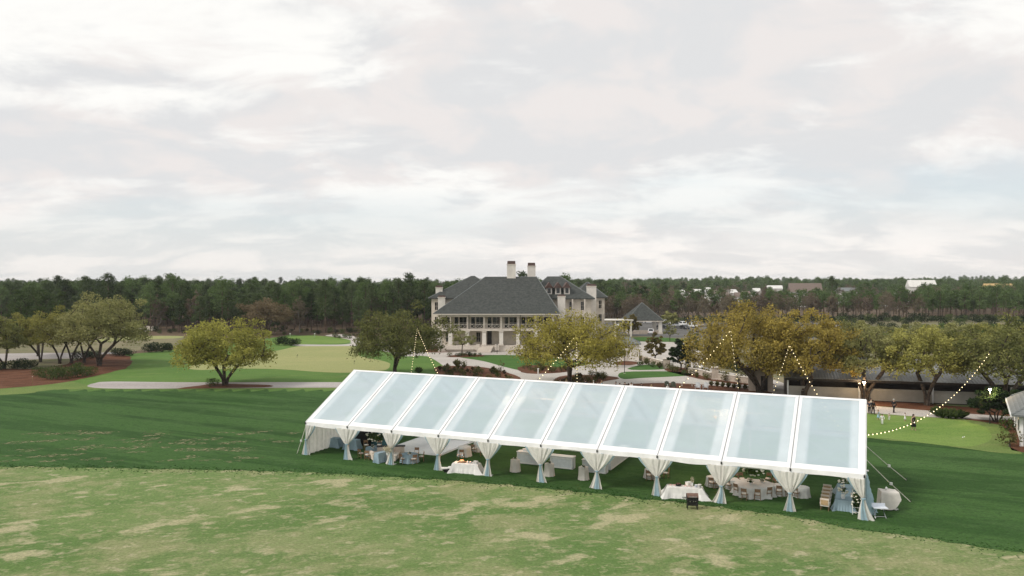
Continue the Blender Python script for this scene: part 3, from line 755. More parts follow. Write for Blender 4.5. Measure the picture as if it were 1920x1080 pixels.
# white table with chairs at the edge of the dance floor
round_table(871, 855, .62, .95, 'linen_white', 'white draped table beside the dance floor', 3); round_table(900, 846, .62, .95, 'linen_white', 'white draped table behind the fifth tent drape', 4)
chair(866, 860, (871, 852), 'wooden chair in front of the white table beside the dance floor'); chair(889, 850, (900, 846), 'wooden chair between the two white tables near the dance floor')
chair(905, 856, (900, 846), 'wooden chair in shadow beside the fifth tent drape')
# carving station
buf = rect_table('buffet_table', (G(848, 885) + G(896, 891)) / 2 + Vector((.1, .55, 0)), 2.35, .9, .82, -TH + .12, 'linen_white', 'white clothed carving station between the fourth and fifth drapes', group='white buffet tables', flare=.2)
def on(o, x, y, z=0.0):
    c, s = math.cos(o.rotation_euler.z), math.sin(o.rotation_euler.z)
    return Vector((o.location.x + x * c - y * s, o.location.y + x * s + y * c, z))
o = thing('heat_lamp', 'chrome heat lamp over the carving board', 'lamp', on(buf, -.95, .15, .82))
MB().tube([(0, 0, 0), (0, 0, .55), (.12, 0, .72), (.42, 0, .62)], .022, 6).build('arm', M['steel'], o); MB().lathe([(.15, -.08), (.08, .06), (.03, .12)], 10, (.48, 0, .56)).build('shade', M['steel'], o, True)
MB().lathe([(.04, -.09), (.07, -.05), (.04, 0)], 8, (.48, 0, .56)).build('bulb', M['hot'], o)
pl = bpy.data.lights.new('lamp_light', 'POINT'); pl.energy, pl.color, pl.shadow_soft_size = 30, (1, .5, .25), .08
put('lamp_light', pl, o, (.48, 0, .42))
o = thing('carving_board', 'board of sliced meat glowing under the heat lamp', 'food', on(buf, -.45, .05, .825), buf.rotation_euler.z)
MB().box((0, 0, .02), (.75, .45, .04)).build('board', M['wood'], o); MB().lathe([(.2, 0), (.24, .06), (.16, .14), (.05, .17)], 10, (0, 0, .04), sx=1.3).build('roast', M['bread'], o, True)
for k, (x, m_, s, lb) in enumerate([(.18, 'food_dark', .14, 'dark serving bowl in the middle of the carving station'), (.45, 'food_dark', .12, 'dark serving bowl beside the plates on the carving station')]):
    o = thing('serving_bowl', lb, 'bowl', on(buf, x, .02, .825)); MB().lathe([(s * .5, 0), (s, .12), (s * 1.08, .15)], 10).build('bowl', M['steel'], o, True); MB().lathe([(s * .95, .12), (s * .5, .17)], 10).build('food', M[m_], o, True)
def plates(p, n, label, mat='ceramic'):
    o = thing('plate_stack', label, 'plates', p, 0, 'stacked plates on the buffets')
    for k in range(n): MB().lathe([(.07, 0), (.14, .02), (.14, .028)], 12, (0, 0, k * .03)).build('plate', M[mat], o)
plates(on(buf, .78, .1, .825), 7, 'left stack of white plates on the carving station'); plates(on(buf, 1.0, -.05, .825), 8, 'right stack of white plates on the carving station')
o = thing('storage_crate', 'black crate heaped with white linen beside the carving station', 'crate', G(841, 885), -.2)
MB().box((0, 0, .17), (.75, .5, .34)).build('crate', M['black'], o); MB().box((-.35, -.1, .36), (.6, .5, .07), .2).build('linen', M['linen_white'], o); MB().box((.15, .05, .42), (.4, .4, .14), .5, .7).build('linen', M['linen_white'], o)
# bars
def bar(px, py, w, label, d=.75, rz=-TH, h=1.12, stack=False):
    o = thing('bar', label, 'bar', G(px, py), rz, 'white panelled bars')
    MB().box((0, 0, h / 2 - .03), (w, d, h - .06)).build('cabinet', M['panel_white'], o)
    MB().box((0, -.01, h - .03), (w + .08, d + .1, .06)).build('worktop', M['white_paint'], o)
    f = MB()
    for x, z, sx, sz in ((0, .09, w - .02, .12), (0, h - .17, w - .02, .1), (-w / 2 + .07, h / 2 - .03, .1, h - .3), (w / 2 - .07, h / 2 - .03, .1, h - .3)):
        f.box((x, -d / 2 - .012, z), (sx, .025, sz))
    f.build('trim', M['white_paint'], o)
    if stack:
        MB().box((-.3, .1, h + .1), (.8, .4, .2)).build('shelf', M['white_paint'], o)
    return o
bar(993, 869, 2.25, 'white panelled bar farthest left of the three in front', stack=True)
bar(1055, 877, 2.2, 'white panelled bar in the middle of the three in front')
bar(1116, 885, 2.2, 'white panelled bar right of three, behind the seventh drape')
bar(1156, 868, 6.0, 'long white bar return running back into the tent', rz=-TH + math.pi / 2)
for px, py, lb in [(966, 888, 'left'), (1030, 896, 'middle'), (1094, 903, 'right')]:
    round_table(px, py - 4, .42, 1.08, 'linen_ivory', f'ivory draped cocktail table, {lb} of three in front of the bars', len(lb), group='ivory cocktail tables')
    centrepiece(px, py - 4 - 21, 1.08, .2, f'cream flowers on the {lb} cocktail table', len(lb) + 5)
# barbecue buffet
b2 = rect_table('buffet_table', (G(1254, 931) + G(1318, 941)) / 2 + Vector((.05, .6, 0)), 2.75, .95, .82, -TH + .18, 'linen_white', 'white clothed buffet behind the black smoker grill', group='white buffet tables', flare=.22)
for k in range(4):
    o = thing('serving_tray', ['pink lined tray at the far left of the smoker buffet', 'second pink lined tray on the smoker buffet', 'third tray from the left on the smoker buffet', 'tray behind the smoker grill on the buffet'][k], 'tray', on(b2, -1.1 + k * .3 + (.55 if k > 1 else 0), .1, .825), b2.rotation_euler.z)
    MB().box((0, 0, .02), (.24, .5, .04)).build('tray', M['ceramic'], o); MB().box((0, 0, .05), (.19, .4, .03)).build('food', M['pink_tray'], o)
o = thing('chafing_bowl', 'dark domed bowl on the smoker buffet', 'bowl', on(b2, -.48, .12, .825)); MB().lathe([(.16, 0), (.24, .1), (.24, .14)], 12).build('bowl', M['black'], o, True); MB().lathe([(.22, .14), (.16, .22), (.04, .25)], 12).build('lid', M['food_dark'], o, True)
for k, (x, y, z, lb) in enumerate([(.32, .2, 0, 'cream box on the smoker buffet, lower of two'), (.30, .22, .17, 'cream box on the smoker buffet, upper of two')]):
    o = thing('bread_box', lb, 'box', on(b2, x, y, .825 + z), .3 + k * .3); MB().box((0, 0, .08), (.42, .32, .15)).build('box', M['cushion'], o); MB().box((0, 0, .16), (.44, .34, .02)).build('lid', M['ceramic'], o)
o = thing('greenery_vase', 'vase of pale greenery on the smoker buffet', 'flowers', on(b2, .58, .25, .825)); MB().lathe([(.06, 0), (.09, .2), (.06, .3)], 8).build('vase', M['ceramic'], o); put('greenery', leaf_mesh(ball_pts(70, .22, 6, (0, 0, .52), .2, (.8, .8, 1.3)), .12, M['pampas'], 2), o)
plates(on(b2, .9, .12, .825), 6, 'left plate stack at the right end of the smoker buffet', 'cooler_white'); plates(on(b2, 1.15, -.05, .825), 9, 'right plate stack at the right end of the smoker buffet')
o = thing('smoker_grill', 'black barrel smoker grill on legs in front of the buffet', 'grill', G(1298, 954), -TH + .35)
def hood(u, v):
    a = math.pi * v
    return (-.42 + .84 * u, -.28 * math.cos(a), .92 + .26 * math.sin(a))
MB().grid(hood, 4, 8).build('hood', M['rust'], o, True); MB().box((0, 0, .76), (.84, .56, .32)).build('firebox', M['black'], o); MB().box((0, -.02, .45), (.78, .5, .3)).build('cabinet', M['black'], o)
MB().tube([(-.3, -.34, .98), (.3, -.34, .98)], .02, 6).build('handle', M['steel'], o); MB().box((-.58, 0, .82), (.3, .45, .03)).build('side_shelf', M['steel'], o)
for a in (-1, 1):
    for b in (-1, 1): MB().tube([(a * .36, b * .22, 0), (a * .36, b * .22, .62)], .03, 5).build('leg', M['black'], o)
for s in (-.2, .05, .2): MB().lathe([(.035, -.02), (.035, .02)], 8, (s, -.3, .64)).build('knob', M['steel'], o)
# dining tables to the right
big = round_table(1414, 925, 1.55, .77, 'linen_white', 'big white clothed table ringed by wooden chairs', 5, sx=1.0, sy=1.1)
centrepiece(1406, 908, .77, .3, 'cream flowers in the middle of the big white table', 12); centrepiece(1429, 905, .77, .2, 'small pale flowers at the back of the big white table', 15)
for px, py, lb in [(1383, 928, 'front left of'), (1396, 937, 'second along the front of'), (1420, 938, 'third along the front of'), (1440, 934, 'front right of'), (1391, 908, 'back left of'), (1440, 908, 'back right of'), (1447, 918, 'right end of')]:
    chair(px, py, (1414, 921), f'wooden chair with white cushion, {lb} the big white table')
for k, (px, py, r, lb) in enumerate([(1338, 911, .6, 'left of the ninth tent drape'), (1374, 916, .55, 'right of the ninth tent drape'), (1461, 927, .6, 'right of the big white table'), (1503, 931, .6, 'right of the tenth tent drape'), (1222, 896, .62, 'behind the eighth tent drape')]):
    round_table(px, py, r, .77, 'linen_white', f'small white clothed table {lb}', k + 7)
for px, py, f, lb in [(1334, 915, (1338, 909), 'in front of the table left of the ninth drape'), (1345, 916, (1338, 909), 'half behind the ninth drape, left side'), (1366, 919, (1374, 914), 'half behind the ninth drape, right side'),
                      (1378, 908, (1374, 914), 'behind the table right of the ninth drape'), (1461, 931, (1461, 925), 'in front of the table right of the big table'), (1474, 930, (1461, 925), 'just left of the tenth drape'),
                      (1493, 934, (1503, 929), 'just right of the tenth drape'), (1458, 912, (1461, 925), 'behind the table right of the big table'), (1217, 901, (1222, 894), 'left of the eighth drape'), (1230, 902, (1222, 894), 'half behind the eighth drape'), (1249, 897, (1222, 894), 'alone right of the eighth drape')]:
    chair(px, py, f, 'wooden chair with white cushion, ' + lb)
# head table at the right end
ht = rect_table('head_table', G(1581, 958) + TV * 2.6, 1.1, 5.2, .77, -TH, 'linen_blue', 'long blue clothed head table at the right end of the tent', flare=.16)
def uphol(c, rz, label):
    o = thing('upholstered_chair', label, 'chair', c, rz, 'upholstered chairs at the head table')
    MB().box((0, 0, .42), (.62, .6, .14)).build('seat', M['cushion'], o)
    MB().box((0, -.28, .68), (.62, .1, .5)).build('backrest', M['ivory_fabric'], o); MB().box((0, -.345, .64), (.5, .03, .36)).build('back_panel', M['tan_fabric'], o)
    for s in (-1, 1):
        MB().box((s * .31, 0, .55), (.06, .5, .1)).build('armrest', M['cushion'], o)
    for a in (-1, 1):
        for b in (-1, 1): MB().tube([(a * .27, b * .25, 0), (a * .27, b * .25, .36)], .025, 5).build('leg', M['wood_back'], o)
for k in range(5):
    uphol(G(1547, 957) + TV * (k * 1.08 + .1), -TH - .12, ['ivory and tan upholstered chair nearest the camera in its row', 'second upholstered chair from the front of the row', 'third upholstered chair, middle of the row', 'fourth upholstered chair from the front of the row', 'upholstered chair at the back of the row'][k])
uphol(G(1601, 947) + TV * .3, -TH + .3, 'ivory upholstered chair beside the flower stand')
for k, (px, py) in enumerate([(1581, 935), (1581, 918)]):
    o = thing('tall_flower_vase', ['tall vase of cream flowers at the near end of the head table', 'tall vase of cream flowers farther along the head table'][k], 'flowers', G(px, py, .77), 0, 'tall vases on the head table')
    MB().lathe([(.12, 0), (.16, .2), (.12, .34)], 10).build('vase', M['ceramic'], o); flowers(o, 80, .36, .68, 50 + k, (1, 1, .9), 22, .09, .14)
o = thing('flower_stand', 'tall stand packed with white roses and greenery inside the corner drape', 'flowers', G(1607, 966), -TH)
for s in (-1, 1): MB().tube([(s * .3, 0, 0), (s * .3, 0, 2.2)], .03, 5).build('upright', M['white_paint'], o)
for k in range(6): MB().box((0, 0, .2 + k * .36), (.62, .12, .04)).build('rung', M['white_paint'], o)
flowers(o, 520, 1.0, 1.15, 77, (.38, .3, 1.05), 46, .085, .15)
# outside the right end
o = thing('folding_table', 'small white folding table beside the blue corner curtain', 'table', G(1651, 972), -.1)
MB().box((0, .25, .74), (1.0, .75, .06)).build('tabletop', M['cooler_white'], o); MB().box((0, .55, .86), (.98, .1, .18)).build('back_rim', M['cooler_white'], o)
for a in (-1, 1):
    MB().tube([(a * .38, -.05, 0), (a * .28, .5, .71)], .022, 5).build('leg', M['steel'], o); MB().tube([(a * .38, .55, 0), (a * .28, 0, .71)], .022, 5).build('leg', M['steel'], o)
MB().tube([(-.36, .02, .12), (.36, .02, .12)], .018, 5).build('crossbar', M['steel'], o)
o = thing('draped_equipment', 'dark equipment box half covered by a white cloth beside the tent', 'equipment box', G(1670, 957) + Vector((0, .4, 0)), -.15)
MB().box((0, 0, .72), (1.05, .8, 1.3)).build('box', M['green_grey'], o)
for a in (-1, 1):
    for b in (-1, 1): MB().box((a * .45, b * .33, .05), (.1, .1, .1)).build('foot', M['white_paint'], o)
MB().box((.1, -.44, .12), (.95, .05, .06)).build('base_rail', M['white_paint'], o)
def sheetc(u, v):
    x = -.62 + 1.24 * u; e = v * 2.3
    front = .12 + (.95 if u < .62 else .95 - (u - .62) * 1.6) * 1.25
    if e < .9: return (x, .42 - e, 1.40 + .02 * math.sin(x * 9))
    k = (e - .9) / 1.4
    return (x * (1 + .08 * k) + (.10 * k if u > .6 else -.04 * k), -.48 - .12 * k + .04 * math.sin(x * 13) * k, 1.39 - k * front)
MB().grid(sheetc, 20, 14).build('cloth', M['linen_ivory'], o, True)
MB().grid(lambda u, v: ((-.60 - .12 * v), .42 - .9 * u, 1.40 - 1.35 * v + .03 * math.sin(u * 9)), 8, 6).build('cloth_side', M['linen_ivory'], o, True)
MB().grid(lambda u, v: ((.58 + .2 * v), .42 - .9 * u, 1.40 - .9 * v * (1 - .2 * u)), 8, 6).build('cloth_side', M['linen_ivory'], o, True)
MB().lathe([(.08, 0), (.09, .14), (.03, .22)], 8, (-.1, .1, 1.41)).build('cap', M['white_paint'], o, True)
# pendant lights under the roof
pend = []
for k, (t, s, lb) in enumerate([(19.5, 7.4, 'glowing pendant light hung under the fourth roof bay'), (26.2, 7.6, 'dim pendant light hung under the fifth roof bay'), (38.3, 7.3, 'glowing pendant light hung under the eighth roof bay')]):
    o = thing('pendant_light', lb, 'lamp', tent_pt(t, s, 5.4), 0, 'pendant lights under the tent roof')
    MB().tube([(0, 0, .2), (0, 0, 1.7)], .012, 4).build('cord', M['dark_metal'], o); MB().lathe([(.32, 0), (.2, .18), (.05, .24)], 12).build('shade', M['cushion'], o, True)
    MB().lathe([(.05, -.06), (.12, .02), (.06, .12)], 8).build('bulb', M['hot'], o)
    p_ = bpy.data.lights.new('pendant_glow', 'POINT'); p_.energy, p_.color, p_.shadow_soft_size = (260, 110, 320)[k], (1, .62, .38), .1
    put('pendant_glow', p_, o, (0, 0, -.15))
# ------------------------------------------------------------------ trees and shrubs
plain('bark', (.075, .058, .045), .9, .3, 3, bump=.5); plain('pine_bark', (.13, .09, .07), .9, .3, 2, bump=.4); plain('grey_bark', (.17, .15, .135), .9, .25, 3)
leafmat('oak_gold', (.185, .19, .048), (.435, .415, .105)); leafmat('oak_amber', (.23, .185, .05), (.49, .385, .10)); leafmat('oak_honey', (.21, .19, .045), (.48, .42, .10))
leafmat('oak_olive', (.165, .17, .05), (.40, .38, .115)); leafmat('oak_dark', (.08, .096, .036), (.265, .27, .095))
leafmat('oak_pale', (.17, .18, .065), (.40, .39, .165)); leafmat('pine_needles', (.035, .062, .026), (.12, .165, .065), (.08, .105, .048), vr=.75)
leafmat('pine_light', (.06, .11, .034), (.165, .245, .08), (.10, .14, .058), vr=.6); leafmat('bare_twigs', (.14, .10, .075), (.25, .19, .14), (.16, .145, .09), nscale=.2)
leafmat('brown_leaf', (.12, .09, .055), (.22, .175, .105)); leafmat('shrub_green', (.035, .06, .02), (.13, .17, .055)); leafmat('shrub_dark', (.012, .026, .012), (.045, .068, .028))
leafmat('shrub_olive', (.07, .075, .025), (.20, .18, .075)); leafmat('shrub_brown', (.08, .055, .03), (.16, .12, .06)); leafmat('rust_tree', (.10, .085, .025), (.25, .20, .07))
def skeleton(trunk, tips, rtip=.035, wig=.12, seed=0, rmax=None):
    """connect every tip to the nearest wood already grown; returns a branch mesh with pipe-model radii"""
    rg = np.random.default_rng(seed)
    nodes = [np.array(p, float) for p in trunk]; par = [-1] + list(range(len(trunk) - 1))
    fork = nodes[-1]
    order = np.argsort(np.linalg.norm(tips - fork, axis=1))
    leaf_ids = []
    nt = len(trunk)
    for i in order:
        t = tips[i]
        P = np.array(nodes)
        d = np.linalg.norm(P - t, axis=1) + .35 * np.linalg.norm(P - fork, axis=1)
        d[:max(1, nt // 2)] += 99
        d[P[:, 2] > t[2] + 1.5] += 3
        j = int(np.argmin(d))
        a = nodes[j]; L = np.linalg.norm(t - a); k = max(1, int(L / 1.3))
        prev = j
        for q in range(1, k + 1):
            f = q / k
            p = a + (t - a) * f + np.array([0, 0, -.10 * L * math.sin(math.pi * f)]) + rg.normal(size=3) * wig * (1 if q < k else 0)
            nodes.append(p); par.append(prev); prev = len(nodes) - 1
        leaf_ids.append(prev)
    n = len(nodes); r2 = np.zeros(n)
    for i in leaf_ids: r2[i] += rtip ** 2
    for i in range(n - 1, 0, -1):
        r2[i] = max(r2[i], rtip ** 2 * .7)
        r2[par[i]] += r2[i] * .92
    r = np.sqrt(r2)
    if rmax: r *= min(1.0, rmax / r[1]) if r[1] > rmax else 1
    m = MB()
    r[0] *= 1.3
    for i in range(1, n):
        a, b = nodes[par[i]], nodes[i]
        m.tube([a, b], [min(r[par[i]], r[i] * 1.35) if i >= nt else r[par[i]], r[i]], 6 if r[i] > .1 else 4, cap=False)
    return m
def crown_leaves(tips, rc, per, leaf, mat, seed, flat=.65, droop=0.0):
    rg = np.random.default_rng(seed); out = []
    for t in tips:
        n = int(per * rg.uniform(.6, 1.3)); q = rc * rg.uniform(.7, 1.25)
        d = rg.normal(size=(n, 3)); d /= np.linalg.norm(d, axis=1)[:, None]
        p = d * (q * rg.uniform(.15, 1, n) ** .55)[:, None]; p[:, 2] *= flat
        if droop:
            k = rg.random(n) < .18; p[k, 2] -= rg.uniform(.2, droop, k.sum())
        out.append(p + t)
    return leaf_mesh(np.concatenate(out), leaf, mat, seed, up=.55)
def dome(seed, n, cx, rx, ry, z0, up, dn, lo=.30, lobes=5):
    rg = np.random.default_rng(seed); ph = rg.uniform(0, 6.3, 3); pts = []
    while len(pts) < n:
        d = rg.normal(size=3); d /= np.linalg.norm(d)
        if d[2] < -.55: continue
        az = math.atan2(d[1], d[0])
        k = 1 + .13 * math.sin(lobes * az + ph[0]) + .10 * math.sin(3 * d[2] * 3 + 2 * az + ph[1]) + .06 * math.sin(9 * az + ph[2])
        rho = rg.uniform(lo, 1) ** .6 * k
        p = np.array([d[0] * rx * rho, d[1] * ry * rho, z0 + d[2] * (up if d[2] > 0 else dn) * rho])
        if any(np.linalg.norm((p - q) / np.array([1, 1, .8])) < rx * .10 for q in pts) and rg.random() < .85: continue
        pts.append(p + np.array([cx, 0, 0]))
    return np.array(pts)
def oak_parts(seed, H, spread, th, mat, n=95, per=105, leaf=.30, rc=None, stems=1, droop=.8, bark='bark', lean=0.0, bole=None):
    rr = random.Random(seed)
    spread *= 1.06
    z0 = th + (H - th) * .30
    n, per, leaf = int(n * 1.45), int(per * 1.1), leaf * 1.12
    tips = dome(seed, n, lean, spread / 2 * .92, spread / 2 * .92, z0, (H - z0) * .95, (z0 - th) * .95 + .6)
    rc = rc or spread * .088
    m = MB()
    grp = [tips] if stems == 1 else [tips[np.digitize(np.arctan2(tips[:, 1], tips[:, 0]) + .4 * seed % 1, np.linspace(-math.pi, math.pi, stems + 1)[1:-1]) == k] for k in range(stems)]
    for k, tp in enumerate(grp):
        if not len(tp): continue
        a = -math.pi + (k + .5) * 2 * math.pi / stems
        o = (0 if stems == 1 else .35)
        kx, ky = math.cos(a) * (stems > 1), math.sin(a) * (stems > 1)
        tr = [(kx * o * .5, ky * o * .5, -.1), (kx * o * 1.2, ky * o * 1.2, th * .35), (kx * (o + th * .25) + lean * .2, ky * (o + th * .25), th * .7), (kx * (o + th * .5) + lean * .4, ky * (o + th * .5) + rr.uniform(-.2, .2), th)]
        b = skeleton(tr, tp, .045, .14, seed + k, bole)
        m.add(b.v, b.f)
    return m.mesh('trunk', M[bark]), crown_leaves(tips, rc, per, leaf, M[mat], seed + 5, .62, droop)
def tree(name, label, px, py, parts, group=None, rz=0.0, scale=1.0, cat='tree', loc=None):
    o = thing(name, label, cat, loc if loc is not None else G(px, py), rz, group, scale)
    put('trunk', parts[0], o); put('crown', parts[1], o)
    return o
def mpp(py): return G(960, py).y / FPX          # metres per pixel at a ground row
def oak(label, px, py, x0, x1, top, mat, seed, th=.24, name='live_oak', cy_=None, **kw):
    k = mpp(py); H = (py - top) * k * .98; sp = (x1 - x0) * k
    lean = ((x0 + x1) / 2 - px) * k
    return tree(name, label, px, py, oak_parts(seed, H, sp, H * th, mat, lean=lean, **kw), 'oaks and garden trees around the lawns')
# the big oaks
rr0 = random.Random(31)
oak('olive gold oak with forked trunk beside the cart path left of the tent', 422, 722, 338, 510, 589, 'oak_gold', 101, th=.26, stems=3, n=110, per=125, leaf=.30, bole=.3)
oak('dark olive oak behind the left end of the tent roof', 740, 704, 664, 846, 573, 'oak_dark', 102, th=.28, stems=2, n=105, per=120, leaf=.32, bole=.34)
oak('wide golden oak in front of the clubhouse entrance', 1068, 722, 962, 1174, 581, 'oak_honey', 103, th=.27, stems=2, n=125, per=110, leaf=.30, bole=.36)
oak('large amber oak behind the tent, left of the amber pair', 1424, 738, 1292, 1518, 566, 'oak_amber', 104, th=.24, stems=3, n=165, per=125, leaf=.28, bole=.36)
oak('amber oak right of the large amber oak, over the long shed', 1508, 748, 1438, 1598, 572, 'oak_amber', 105, th=.24, stems=2, n=135, per=120, leaf=.28, bole=.3)
oak('pale olive oak over the lit lamp right of the amber oaks', 1622, 753, 1562, 1690, 599, 'oak_pale', 106, th=.36, stems=3, n=85, per=95, leaf=.26, bole=.24)
oak('olive oak with leaning trunk in front of the long shed', 1738, 760, 1660, 1812, 608, 'oak_olive', 107, th=.38, stems=2, n=95, per=105, leaf=.27, bole=.26)
oak('dark oak at the right edge holding the swooping light string', 1884, 768, 1782, 1985, 597, 'oak_dark', 108, th=.36, stems=3, n=115, per=115, leaf=.28, bole=.36)
oak('large pale green oak in the pine straw bed at left', 186, 686, 118, 278, 548, 'oak_pale', 109, th=.30, stems=3, n=115, per=120, leaf=.32, bole=.36)
for k, (px, py, x0, x1, top, mt) in enumerate([(76, 679, 10, 110, 580, 'oak_olive'), (112, 682, 60, 165, 578, 'oak_olive'), (134, 681, 96, 186, 572, 'oak_pale'), (8, 692, -60, 42, 590, 'oak_dark'), (158, 680, 130, 210, 560, 'oak_pale')]):
    oak(['slim olive oak left in the grove on pine straw', 'slim olive oak in the middle of the left grove', 'slim pale oak right in the left grove', 'dark oak cut by the left edge of the frame', 'slender pale oak just left of the large pale oak'][k], px, py, x0, x1, top, mt, 120 + k, th=.34, stems=2, n=62, per=90, leaf=.30, bole=.18)
oak('broad dark evergreen towering behind the left grove', 72, 668, 8, 132, 530, 'pine_needles', 130, th=.25, n=80, per=95, leaf=.34, name='evergreen_tree', droop=0, bole=.3)
oak('brown leafed tree before the pine wood behind the putting green', 503, 628, 455, 550, 556, 'brown_leaf', 131, th=.3, stems=2, n=80, per=75, leaf=.4, name='deciduous_tree', droop=0, bole=.3)
oak('small grey green tree in front of the clubhouse porch', 866, 668, 846, 892, 615, 'oak_pale', 132, th=.42, n=30, per=50, leaf=.22, name='young_tree', droop=0, bole=.1)
oak('rounded olive tree right of the small white pump house', 1228, 678, 1210, 1249, 622, 'rust_tree', 133, th=.2, n=50, per=80, leaf=.26, name='young_tree', droop=0, bole=.14)
oak('dark bushy tree left of the curved garden wall', 1277, 694, 1250, 1304, 636, 'shrub_dark', 134, th=.2, n=62, per=85, leaf=.26, name='young_tree', droop=0, bole=.14)
oak('dark tree beside the bushy one near the drive', 1300, 676, 1284, 1318, 613, 'oak_dark', 135, th=.25, n=40, per=70, leaf=.26, name='young_tree', droop=0, bole=.14)
oak('conical olive tree in front of the flat canopy', 1183, 630, 1166, 1200, 587, 'rust_tree', 136, th=.18, n=46, per=75, leaf=.3, name='young_tree', droop=0, bole=.14)
oak('pale yellow tree in the car park right of the pavilion', 1256, 616, 1238, 1274, 581, 'oak_pale', 137, th=.2, n=50, per=70, leaf=.36, name='young_tree', droop=0, bole=.14)
oak('sparse pale tree in front of the pavilion pillar', 1256, 640, 1242, 1270, 604, 'oak_pale', 138, th=.3, n=24, per=36, leaf=.26, name='young_tree', droop=0, bole=.1)
oak('young olive tree in the round mulch bed, left one', 1157, 688, 1134, 1180, 640, 'oak_olive', 139, th=.36, n=28, per=50, leaf=.24, name='young_tree', droop=0, bole=.08)
for k, (px, py, x0, x1, top) in enumerate([(1610, 690, 1560, 1668, 604), (1712, 690, 1676, 1770, 606), (1772, 688, 1740, 1830, 600), (1850, 690, 1800, 1900, 604)]):
    oak(['pale spring tree behind the shed roof, leftmost', 'yellow green spring tree behind the shed roof', 'pale spring tree behind the shed roof, third from the left', 'olive spring tree behind the shed roof, rightmost'][k], px, py, x0, x1, top, ['oak_pale', 'oak_pale', 'oak_pale', 'oak_olive'][k], 150 + k, th=.3, n=70, per=70, leaf=.32, name='spring_tree', droop=0, bole=.16)
for k in range(14):
    px, py = 1548 + k * 29 + rr0.uniform(-8, 8), rr0.uniform(636, 668); w_ = rr0.uniform(26, 40) * (py - 526) / 120
    oak(['pale', 'olive', 'bushy', 'thin', 'round', 'broad', 'low', 'tall', 'leafy', 'soft', 'loose', 'dense', 'upright', 'spreading'][k] + f' car park tree behind the shed, number {k + 1} from the left', px, py, px - w_, px + w_, 606 + rr0.uniform(-6, 14), ('oak_pale', 'oak_olive', 'oak_pale', 'pine_light')[k % 4], 170 + k, th=.25, n=42, per=60, leaf=.36, name='car_park_tree', droop=0, bole=.14)
oak('dark multi stemmed magnolia by the lamp near the cottage', 1868, 792, 1826, 1910, 722, 'shrub_dark', 160, th=.3, stems=4, n=70, per=110, leaf=.26, name='magnolia', droop=0, bole=.08)
# bare tall sapling with a few leaves by the garden bed
oak('thin bare sapling in the mulch bed before the oval lawn', 938, 708, 930, 948, 672, 'brown_leaf', 161, th=.5, n=10, per=8, leaf=.16, name='sapling', droop=0, bole=.04)

# pines: six forms shared by the edge trees and by the wood behind
def pine_parts(seed, H, r, mat, base=.5, n=34, per=58, leaf=.52):
    rr = random.Random(seed); rg = np.random.default_rng(seed); tips = []
    for k in range(n):
        f = (k + rr.random()) / n
        z = H * (base + (1 - base) * f)
        w = r * (1 - f) ** .55 * (.45 + .55 * min(1, f * 5)) + .25
        a = rr.uniform(0, 6.28); q = rr.uniform(.35, 1.0)
        tips.append((math.cos(a) * w * q, math.sin(a) * w * q, z))
    tips = np.array(tips)
    b, c = rr.uniform(-.4, .4), rr.uniform(-.4, .4)
    m = MB().tube([(0, 0, -.2), (b * .4, c * .4, H * .4), (b, c, H * .75), (b * 1.1, c, H * .97)], [.24, .19, .12, .03], 6)
    for t in tips[::2]:
        f = t[2] / H
        m.tube([(b * f, c * f, t[2] - .6), tuple(t)], [.06, .02], 3, cap=False)
    return m.mesh('trunk', M['pine_bark']), crown_leaves(tips, r * .40, per, leaf, M[mat], seed, .6)
PINES = [pine_parts(200 + k, (16.5, 17.5, 14.5, 15.5, 16.8, 13.5)[k], (3.4, 4.2, 3.0, 3.6, 4.4, 3.2)[k], 'pine_needles' if k not in (2, 4) else 'pine_light', (.36, .45, .30, .34, .42, .28)[k], n=40) for k in range(6)]
LPINES = [pine_parts(230 + k, (11.5, 12.4, 10.6)[k], (3.2, 3.7, 2.9)[k], 'pine_light', (.40, .48, .42)[k], n=30, per=56, leaf=.48) for k in range(3)]
def bare_parts(seed, H, sp):
    tips = dome(seed, 60, 0, sp / 2, sp / 2, H * .55, H * .43, H * .42)
    b = skeleton([(0, 0, -.1), (.1, 0, H * .10), (0, .1, H * .2)], tips, .03, .18, seed, .2)
    return b.mesh('trunk', M['grey_bark']), crown_leaves(tips, sp * .15, 34, .42, M['bare_twigs'], seed, .9)
BARES = [bare_parts(260 + k, (13.5, 12.0, 14.5)[k], (6.5, 5.5, 7.0)[k]) for k in range(3)]
rr = random.Random(77)
edge = []
def edge_tree(parts, x, y, s, name, label, group):
    edge.append(tree(name, label, 0, 0, parts, group, rr.uniform(0, 6.28), s, loc=(x, y, 0)))
for k in range(120):
    px = -60 + 885 * (k + rr.random()) / 120
    d = 252 + rr.uniform(0, 34) + (45 if px < 270 else 0) + (14 if px > 690 else 0)
    x = (px - 960) / FPX * d
    if k % 9 == 4:
        edge_tree(BARES[(k // 3) % 3], x, d - 4, rr.uniform(.7, 1.15), 'bare_tree', 'brown bare tree among the pines behind the putting greens', 'bare trees in the left wood edge'); continue
    edge_tree(PINES[k % 6], x, d, rr.choice([.6, .75, .85, .93, .97, 1.03]) * rr.uniform(.95, 1.04), 'pine_tree', 'tall dark pine in the wood edge behind the putting greens', 'pines along the left wood edge')
for k in range(60):
    px = 1440 + 520 * (k + rr.random()) / 60
    d = 335 + rr.uniform(0, 40)
    edge_tree(LPINES[k % 3], (px - 960) / FPX * d, d, rr.uniform(.88, 1.18), 'pine_tree', 'slim green pine in the stand beyond the car park at right', 'pines beyond the car park')
